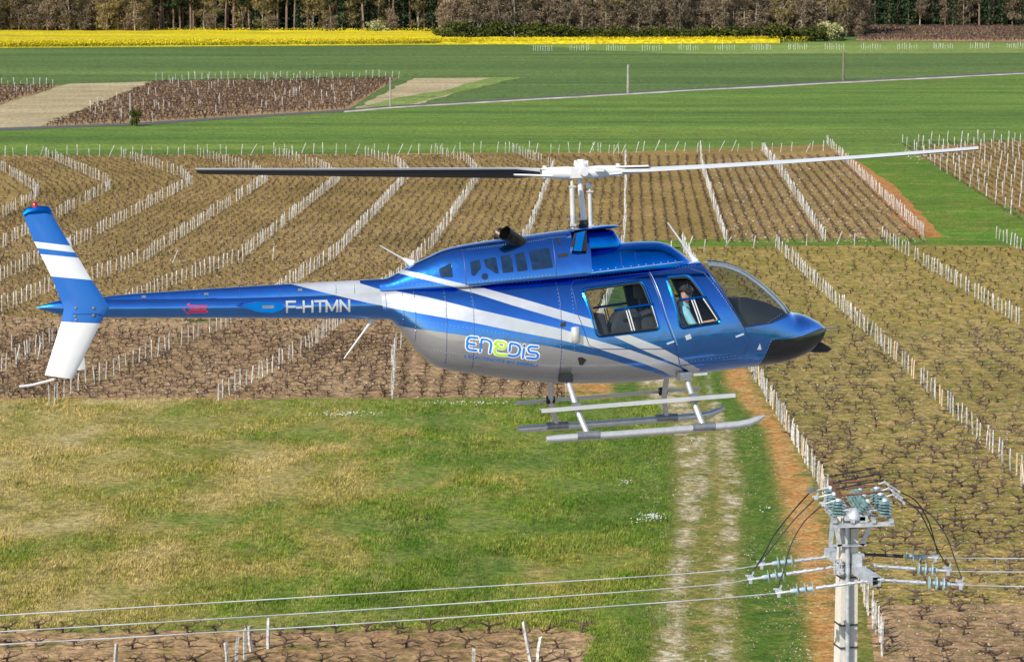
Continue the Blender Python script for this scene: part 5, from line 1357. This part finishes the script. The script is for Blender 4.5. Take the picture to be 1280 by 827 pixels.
# glare shield
gs = rbox('instrument_panel', [P(a, b) for a, b in ((913, 371), (925, 371), (948, 377), (968, 386), (976, 393), (962, 402), (930, 414), (916, 398))], -.36, .36, M['black_in'], None, .03)
rbox('pedestal', [P(a, b) for a, b in ((908, 405), (935, 408), (940, 452), (890, 455))], -.12, .12, M['black_in'])
m = MB()
for yy in (-.2, 0, .2):
    q = P3(912.5, 385, yy); m.lathe(q + Vector((.02, 0, 0)), q - Vector((.012, 0, 0)), [(0, .055), (1, .05)], 14)
link('dials', m.mesh('dials', M['steelgrey']), gs, 40)

def person_mesh(name, joints, limbs, mats, head, heads=.105):
    """one continuous skinned body; joints name->(pos, radius), limbs pairs; mats per limb"""
    names = list(joints); idx = {k: i for i, k in enumerate(names)}
    me = bpy.data.meshes.new(name); me.from_pydata([joints[k][0] for k in names], [(idx[a], idx[b]) for a, b, _ in limbs], [])
    o = bpy.data.objects.new(name, me); COL.objects.link(o); md = o.modifiers.new('s', 'SKIN'); md.use_smooth_shade = True
    for i, k in enumerate(names): r = joints[k][1]; me.skin_vertices[0].data[i].radius = (r, r) if not isinstance(r, tuple) else r
    me.skin_vertices[0].data[idx['pelvis']].use_root = True
    o.modifiers.new('u', 'SUBSURF').levels = 2
    em = evalmesh(o, name); bpy.data.objects.remove(o); em.materials.clear()
    for q in mats: em.materials.append(q)
    segs = [(Vector(joints[a][0]), Vector(joints[b][0]), mi) for a, b, mi in limbs]
    for p in em.polygons:
        best = None
        for a, b, mi in segs:
            t = max(0, min(1, (p.center - a).dot(b - a) / max(1e-9, (b - a).length_squared))); dd = (p.center - (a + (b - a) * t)).length
            if best is None or dd < best[0]: best = (dd, mi)
        p.material_index = best[1]
    return em
M['skin'] = simple('skin', (0.55, 0.30, 0.22), .5, var=.08, sc=20); M['shirt'] = simple('pale_blue_shirt', (0.25, 0.52, 0.62), .85, var=.15, sc=14)
M['trouser'] = simple('dark_trousers', (0.03, 0.035, 0.06), .85); M['hair'] = simple('dark_hair', (0.03, 0.02, 0.015), .7)
M['shoe'] = simple('black_shoe', (0.015, 0.015, 0.015), .5)
def seated(px_head, py_head, yy):
    H = P3(px_head, py_head, yy); v = lambda x_, y_, z_: H + Vector((x_, y_, z_)); J = {}
    J['pelvis'] = (v(-.06, 0, -.68), (.15, .12)); J['belly'] = (v(-.08, 0, -.52), (.14, .11)); J['chest'] = (v(-.09, 0, -.34), (.17, .12)); J['collar'] = (v(-.07, 0, -.20), (.10, .09)); J['neck'] = (v(-.04, 0, -.13), .055)
    J['jaw'] = (v(.0, 0, -.06), .072); J['head'] = (v(-.005, 0, .02), .095); J['crown'] = (v(-.015, 0, .08), .075); J['nose'] = (v(.098, 0, -.012), .014); J['chin'] = (v(.055, 0, -.095), .03)
    L = [('pelvis', 'belly', 0), ('belly', 'chest', 0), ('chest', 'collar', 0), ('collar', 'neck', 1), ('neck', 'jaw', 1), ('jaw', 'head', 1), ('head', 'crown', 1), ('head', 'nose', 1), ('jaw', 'chin', 1)]
    for s_, n_ in ((-1, 'r'), (1, 'l')):
        J['sh' + n_] = (v(-.08, s_ * .18, -.25), .07); J['el' + n_] = (v(.05, s_ * .24, -.47), .048); J['wr' + n_] = (v(.30, s_ * .13, -.42), .032); J['pa' + n_] = (v(.36, s_ * .12, -.41), .036)
        L += [('collar', 'sh' + n_, 0), ('sh' + n_, 'el' + n_, 0), ('el' + n_, 'wr' + n_, 1), ('wr' + n_, 'pa' + n_, 1)]
        for k, (dy, ln) in enumerate(((-.025, .06), (-.008, .075), (.009, .07), (.026, .055))):
            J[f'f{k}{n_}'] = (v(.40, s_ * (.12 + dy), -.415 - .005 * k), .010); J[f'g{k}{n_}'] = (v(.40 + ln * .4, s_ * (.12 + dy), -.45), .008)
            L += [('pa' + n_, f'f{k}{n_}', 1), (f'f{k}{n_}', f'g{k}{n_}', 1)]
        J['th' + n_] = (v(.375, s_ * .12 - s_ * .045, -.38), .011); L.append(('pa' + n_, 'th' + n_, 1))
        J['hi' + n_] = (v(-.02, s_ * .10, -.70), .095); J['kn' + n_] = (v(.36, s_ * .13, -.56), .062); J['an' + n_] = (v(.44, s_ * .12, -.85), .040); J['to' + n_] = (v(.56, s_ * .12, -.865), .034)
        L += [('pelvis', 'hi' + n_, 2), ('hi' + n_, 'kn' + n_, 2), ('kn' + n_, 'an' + n_, 2), ('an' + n_, 'to' + n_, 3)]
    return H, J, L
H, J, L = seated(858, 363, -.33)
HM3 = HM.copy()
pe = bpy.data.objects.new('person', None); COL.objects.link(pe); pe.matrix_world = HM @ Matrix.Translation(H)
for k in J: J[k] = (J[k][0] - H, J[k][1])
pb = link('body', person_mesh('body', J, L, [M['shirt'], M['skin'], M['trouser'], M['shoe']], None), pe, 80, False)
tag(pe, 'pilot in a pale blue shirt and dark headset seated behind the front door window', 'person')
m = MB(); vs = []
hd = bmesh.new(); bmesh.ops.create_uvsphere(hd, u_segments=16, v_segments=10, radius=.105); bmesh.ops.translate(hd, verts=hd.verts, vec=(-.018, 0, .035))
bmesh.ops.delete(hd, geom=[q for q in hd.verts if q.co.z < -.02 or (q.co.x > .045 and q.co.z < .075)], context='VERTS'); me = bpy.data.meshes.new('hair'); hd.to_mesh(me); hd.free(); me.materials.append(M['hair']); link('hair', me, pe, 80)
m = MB(); m.tube([(-.01, -.112, .0), (-.01, -.10, .09), (-.01, 0, .155), (-.01, .10, .09), (-.01, .112, .0)], .014, 6)
for s_ in (-1, 1): m.lathe((-.005, s_ * .085, 0), (-.005, s_ * .135, 0), [(0, .045), (.5, .05), (1, .035)], 12)
m.tube([(0, -.12, -.02), (.07, -.09, -.06), (.10, -.02, -.065)], .006, 5); link('headset', m.mesh('headset', M['rubber']), pe, 40)
m = MB()
for s_ in (-1, 1): m.lathe((.085, s_ * .033, .015), (.097, s_ * .033, .015), [(0, .012), (1, .006)], 8)
link('eyes', m.mesh('eyes', M['rubber']), pe, 40)
m = MB().box((.088, 0, -.055), (.012, .045, .01)); link('mouth', m.mesh('mouth', simple('lips', (0.4, 0.15, 0.12), .5)), pe)

# ================================================================ POWER POLE AND LINES
M['concrete'] = ground_mat('pole_concrete', [(0.3, (0.50, 0.46, 0.39)), (0.7, (0.62, 0.58, 0.50))], [(0.3, (0.42, 0.41, 0.40)), (0.7, (0.58, 0.58, 0.57))], .5, patch=(0.42, 0.39, 0.33), patch_sc=2.5, patch_rng=(.6, .75), fs=30, bump=.1, crunch=.2)
M['galv'] = simple('galvanised_steel', (0.50, 0.52, 0.54), .5, .5, var=.25, sc=12)
M['strap'] = simple('dark_strap', (0.06, 0.065, 0.07), .6, .4)
M['tealglass'] = simple('teal_glass_insulator', (0.17, 0.29, 0.28), .06, 0, var=.6, sc=18, coat=1.0); M['tealglass'].node_tree.nodes['Principled BSDF'].inputs['Transmission Weight'].default_value = .35
M['cable'] = simple('black_cable', (0.012, 0.012, 0.012), .6)
M['alu'] = simple('bright_aluminium_wire', (0.62, 0.64, 0.60), .4, .5)
DP = 34.0
top = Wd(1060, 643, DP); PX = top.x; PZ = top.z
pole = empty('power_pole', (PX, DP, 0)); tag(pole, 'pale square concrete power pole with galvanised crossarms at bottom right', 'power pole')
def L3(px, py, dd=0.0): q = Wd(px, py, DP + dd); return Vector((q.x - PX, dd, q.z))
m = MB(); hw = .108
vs = [];
for z_, k in ((-.5, 1.9), (PZ - .02, 1.0)):
    for a, b in ((-1, -.9), (-.15, -.9), (-.15, -.72), (.05, -.72), (.05, -.9), (1, -.9), (1, .9), (-1, .9)): vs.append((a * hw * k, b * hw * k, z_))
m.add(vs, [(i, (i + 1) % 8, 8 + (i + 1) % 8, 8 + i) for i in range(8)] + [tuple(range(8)), tuple(range(8, 16))])
sh = link('shaft', m.mesh('shaft', M['concrete']), pole); sh.rotation_euler = (0, 0, R(14))
m = MB().tube([L3(1059.5, 900, -.16), L3(1059.5, 700, -.15), L3(1058.5, 648, -.14)], .030, 10); link('conduit', m.mesh('conduit', M['galv']), pole, 40)
for py in (657, 703, 719, 778, 806):
    c = L3(1060, py, 0); m = MB(); k = 1 + (py - 643) / 1850; w_ = hw * k * 1.01
    for z0_ in (0,):
        pts = [Vector((a * w_, b * w_, c.z)) for a, b in ((-1, -1), (1, -1), (1, 1), (-1, 1), (-1, -1))]
        pts = [Matrix.Rotation(R(14), 3, 'Z') @ q for q in pts]
        for a, b in zip(pts[:-1], pts[1:]): m.beam(a, b, .008, .022)
    link('strap', m.mesh('strap', M['strap']), pole)
# upper frame
for dd in (-.45, .45):
    m = MB().beam(L3(1037, 647.5, 0) + Vector((0, dd, 0)), L3(1112, 644.5, 0) + Vector((0, dd, 0)), .05, .05); link('crossarm', m.mesh('crossarm', M['galv']), pole)
for px in (1038, 1060, 1086, 1108):
    m = MB().beam(L3(px, 645.5) + Vector((0, -.50, .045)), L3(px, 645.5) + Vector((0, .50, .045)), .05, .04); link('frame_rail', m.mesh('frame_rail', M['galv']), pole)
for a, b in (((1041, 650), (1038, 680)), ((1043, 650), (1050, 682)), ((1092, 648), (1077, 681))):
    m = MB().beam(L3(*a, -.2), L3(*b, -.2), .055, .03, (0, 1, 0)); link('brace', m.mesh('brace', M['galv']), pole)
m = MB().beam(L3(1036, 681.5, -.2), L3(1083, 680, -.2), .03, .03); link('brace_bar', m.mesh('brace_bar', M['galv']), pole)
# line arm pointing towards the viewer
az = L3(1063, 708).z; A0 = Vector((-.14, .85, az)); A1 = Vector((.27, -.80, az)); d_ = (A1 - A0).normalized(); sd = Vector((-d_.y, d_.x, 0))
m = MB()
for o, w_, h_ in ((sd * .055, .012, .12), (sd * -.055, .012, .12)): m.beam(A0 + o, A1 + o, w_, h_)
m.beam(A0 + Vector((0, 0, .058)), A1 + Vector((0, 0, .058)), .10, .010); m.beam(A0 - Vector((0, 0, .058)), A1 - Vector((0, 0, .058)), .10, .010)
m.beam(A0, A1 - d_ * .05, .095, .01)
link('line_arm', m.mesh('line_arm', M['galv']), pole)
m = MB()
for i in range(4): m.beam(L3(1043 + i * 3, 699, -.16), L3(1043 + i * 3, 717, -.16), .014, .02, (0, 1, 0))
for py in (699, 705, 711, 717): m.beam(L3(1041, py, -.17), L3(1055, py, -.17), .014, .014)
m.beam(L3(1046, 708, -.2), L3(1054, 716, -.2), .06, .04); link('arm_bracket', m.mesh('arm_bracket', M['galv']), pole)
m = MB().box(L3(1071, 700, -.16), (.12, .12, .16)); m.box(L3(1075, 694, -.14), (.10, .1, .05)); link('arm_bracket', m.mesh('arm_bracket', M['galv']), pole)
# switch on top
sw = empty('pole_switch', (PX, DP, PZ)); tag(sw, 'overhead line switch with teal ribbed insulators and dark rods on top of the concrete pole', 'switch')
def S3(px, py, dd=0.0): q = L3(px, py, dd); return Vector((q.x, dd, q.z - PZ))
def rib_ins(a, b, r, par, n=5):
    pr = [(0, r * .5)]
    for i in range(n): t = (i + .15) / n; pr += [(t, r), (t + .3 / n, r * .96), (t + .5 / n, r * .55), (t + .78 / n, r * .55)]
    pr += [(1, r * .4)]; m = MB().lathe(a, b, pr, 14); link('insulator', m.mesh('insulator', M['tealglass']), par, 30)
    c = MB().lathe(b, b + (b - a).normalized() * .03, [(0, r * .55), (1, r * .4)], 10); link('insulator_cap', c.mesh('insulator_cap', M['galv']), par, 30)
sw.location = (PX, DP, PZ)
for i, dd in enumerate((.42, .03, -.36)):
    base = Vector((0, dd, .07)); lx = -.17 + .0 * i; rx = .42
    rib_ins(base + Vector((lx, 0, 0)), base + Vector((lx, 0, .19)), .088, sw)
    rib_ins(base + Vector((rx, 0, 0)), base + Vector((rx, 0, .19)), .088, sw)
    if i != 2: pass
    rib_ins(base + Vector((.07, 0, .02)), base + Vector((.20, .0, .17)), .085, sw)
    zt = .29
    m = MB().tube([base + Vector((lx - .03, 0, zt + .05)), base + Vector((rx - .02, 0.02, zt + .165))], .011, 6)
    for t in (.15, .5, .85): q = (base + Vector((lx - .03, 0, zt + .05))).lerp(base + Vector((rx - .02, 0.02, zt + .165)), t); m.box(q, (.03, .025, .035))
    link('arcing_rod', m.mesh('arcing_rod', M['cable']), sw, 40)
    m = MB().tube([base + Vector((lx, 0, zt - .04)), base + Vector((rx, 0, zt + .02))], .016, 6); m.box(base + Vector((lx, 0, zt - .03)), (.07, .05, .06)); m.tube([base + Vector((lx + .02, 0, zt - .04)), base + Vector((lx, 0, zt + .09))], .01, 5)
    link('contact_blade', m.mesh('contact_blade', simple('rusty_copper', (0.18, 0.09, 0.06), .6, .5, var=.4, sc=20)), sw, 40)
    jp = S3(*((1013, 614), (1020, 622), (1029, 630))[i], dd); m = MB().tube([base + Vector((lx, 0, .20)), jp], .013, 6); m.box(jp, (.05, .04, .04)); m.box(jp + Vector((.01, 0, .03)), (.022, .022, .09), Matrix.Rotation(R(25), 3, 'Y')); m.box(jp + Vector((-.02, 0, .02)), (.06, .02, .02))
    link('terminal', m.mesh('terminal', M['galv']), sw)
    m = MB()
    pr_ = [base + Vector((rx + .02, 0, .24)), base + Vector((rx + .10, 0, .27)), base + Vector((rx + .14, 0, .24)), S3(*((1124, 614), (1127, 622), (1130, 628))[i], dd)]
    m.tube(pr_, [.010, .013, .013, .011], 6)
    for q in pr_[1:]: m.box(q, (.03, .03, .03), Matrix.Rotation(R(40), 3, 'Y'))
    link('terminal', m.mesh('terminal', M['galv']), sw)
m = MB().lathe(Vector((.02, -.40, .04)), Vector((.05, -.40, .17)), [(0, .10), (.4, .095), (.8, .05), (1, .02)], 12); m.box((.03, -.40, .05), (.26, .14, .05)); m.box((.14, -.42, .04), (.10, .10, .08)); link('switch_mechanism', m.mesh('switch_mechanism', M['galv']), sw, 35)
m = MB().tube([(-.24, .0, .06), (.48, .0, .06)], .018, 8); m.tube([(.10, -.45, .08), (.10, .45, .10)], .02, 8); link('drive_shaft', m.mesh('drive_shaft', M['galv']), sw, 40)

# insulator strings, jumpers and lines
def curve(pts, n=14):
    q = []
    for k in range(len(pts) - 1):
        p0, p1, p2, p3 = pts[max(0, k - 1)], pts[k], pts[k + 1], pts[min(len(pts) - 1, k + 2)]
        for j in range(n):
            t = j / n; q.append(.5 * ((2 * p1) + (p2 - p0) * t + (2 * p0 - 5 * p1 + 4 * p2 - p3) * t * t + (-p0 + 3 * p1 - 3 * p2 + p3) * t ** 3))
    return q + [pts[-1]]
pos_w = {0: 'farthest', 1: 'middle', 2: 'nearest'}
ROOT = Vector((PX, DP, 0))
starts_R = [((1074, 692), .80), ((1088, 706.5), .0), ((1097, 724), -.78)]; ends_R = [((1172, 697), .75), ((1188, 713.5), 0.0), ((1204, 731), -.75)]
starts_L = [((1049, 694), .80), ((1044, 708), .0), ((1084, 726), -.78)]; ends_L = [((949, 706), .75), ((935, 724), 0.0), ((970, 741), -.75)]
term_w = {}
def ins_string(a, b, lab, dark=False):
    o = empty('insulator_string', a); tag(o, lab, 'insulator', None); v = b - a; L = v.length; t = v.normalized(); at_ = lambda f: v * f
    m = MB(); m.tube([Vector(), at_(.30), at_(.56)], [.016, .020, .024], 8)
    for f in (.04, .18, .33, .45): m.tube([at_(f), at_(f + .03)], [.028, .028], 6)
    link('shackle_rod', m.mesh('shackle_rod', M['strap'] if dark else M['galv']), o, 40)
    for k in range(3):
        f = .60 + k * .085
        m = MB().lathe(at_(f - .012), at_(f + .045), [(0, .02), (.1, .085), (.25, .088), (.35, .03), (.6, .032), (1, .03)], 16); link('glass_disc', m.mesh('glass_disc', simple('pale_disc_glass', (0.30, 0.42, 0.46), .12, coat=1.0)) if k == 0 and 'disc' not in M else bpy.data.meshes['glass_disc'].copy() if False else m.mesh('glass_disc', M.setdefault('disc', simple('pale_disc_glass', (0.30, 0.42, 0.46), .12, coat=1.0))), o, 35)
        m = MB().lathe(at_(f + .02), at_(f + .07), [(0, .032), (1, .028)], 10); link('disc_cap', m.mesh('disc_cap', M['galv']), o, 35)
    m = MB().tube([at_(.83), at_(1.0)], .018, 8); q = at_(.97)
    m.box(q + Vector((0, 0, .025)), (.09, .025, .025)); m.box(q + Vector((.02, 0, .06)), (.02, .02, .09), Matrix.Rotation(R(20), 3, 'Y')); m.box(q + Vector((0, 0, -.03)), (.04, .04, .05)); m.box(q + Vector((-.03, 0, .05)), (.08, .02, .02))
    link('wire_clamp', m.mesh('wire_clamp', M['galv']), o, 30)
left_wire = [[(850, 717), (430, 743), (0, 768.6), (-120, 774)], [(850, 734), (430, 763), (0, 789), (-120, 794.5)], [(850, 751), (430, 780), (0, 805), (-120, 811)]]
right_wire = [[(1280, 697.5), (1420, 698)], [(1280, 714.5), (1420, 715)], [(1280, 732.5), (1420, 733)]]
jl = [[(1013, 614), (990, 640), (968, 668), (955, 692), (948, 703)], [(1020, 622), (992, 650), (968, 680), (945, 708), (935, 721)], [(1029, 630), (1005, 652), (988, 682), (980, 712), (970, 738)]]
jr = [[(1124, 614), (1145, 626), (1160, 650), (1168, 676), (1172, 692)], [(1127, 622), (1148, 638), (1162, 664), (1176, 694), (1187, 710)], [(1130, 628), (1160, 640), (1182, 668), (1194, 700), (1204, 728)]]
for i in range(3):
    w_ = pos_w[i]
    for sd_, st_, en_, wr_, jm_ in (('left', starts_L, ends_L, left_wire, jl), ('right', starts_R, ends_R, right_wire, jr)):
        a = Wd(*st_[i][0], DP + st_[i][1]); b = Wd(*en_[i][0], DP + en_[i][1])
        ins_string(a, b, f'{w_} of the three insulator strings stretched to the {sd_} of the concrete pole', i == 0 and sd_ == 'right')
        pts = [b] + [Wd(x, y, DP + en_[i][1] + (-abs(x - 1060) / 1060 * 1.5 if sd_ == 'left' else .2)) for x, y in wr_[i]]
        m = MB().tube(curve(pts, 10), .0085, 6); tag(link('power_line', m.mesh('power_line', M['alu']), None, 60), f'{w_} of the three bare wires running {sd_} from the power pole', 'wire')
        d0, d1 = (.42, .03, -.36)[i], en_[i][1]
        pts = [Wd(x, y, DP + d0 + (d1 - d0) * k / (len(jm_[i]) - 1)) for k, (x, y) in enumerate(jm_[i])]
        m = MB().tube(curve(pts, 8), .0085, 6); tag(link('jumper_cable', m.mesh('jumper_cable', M['cable']), None, 60), f'{w_} of the three black cables looping down {sd_} from the switch on the pole', 'cable')
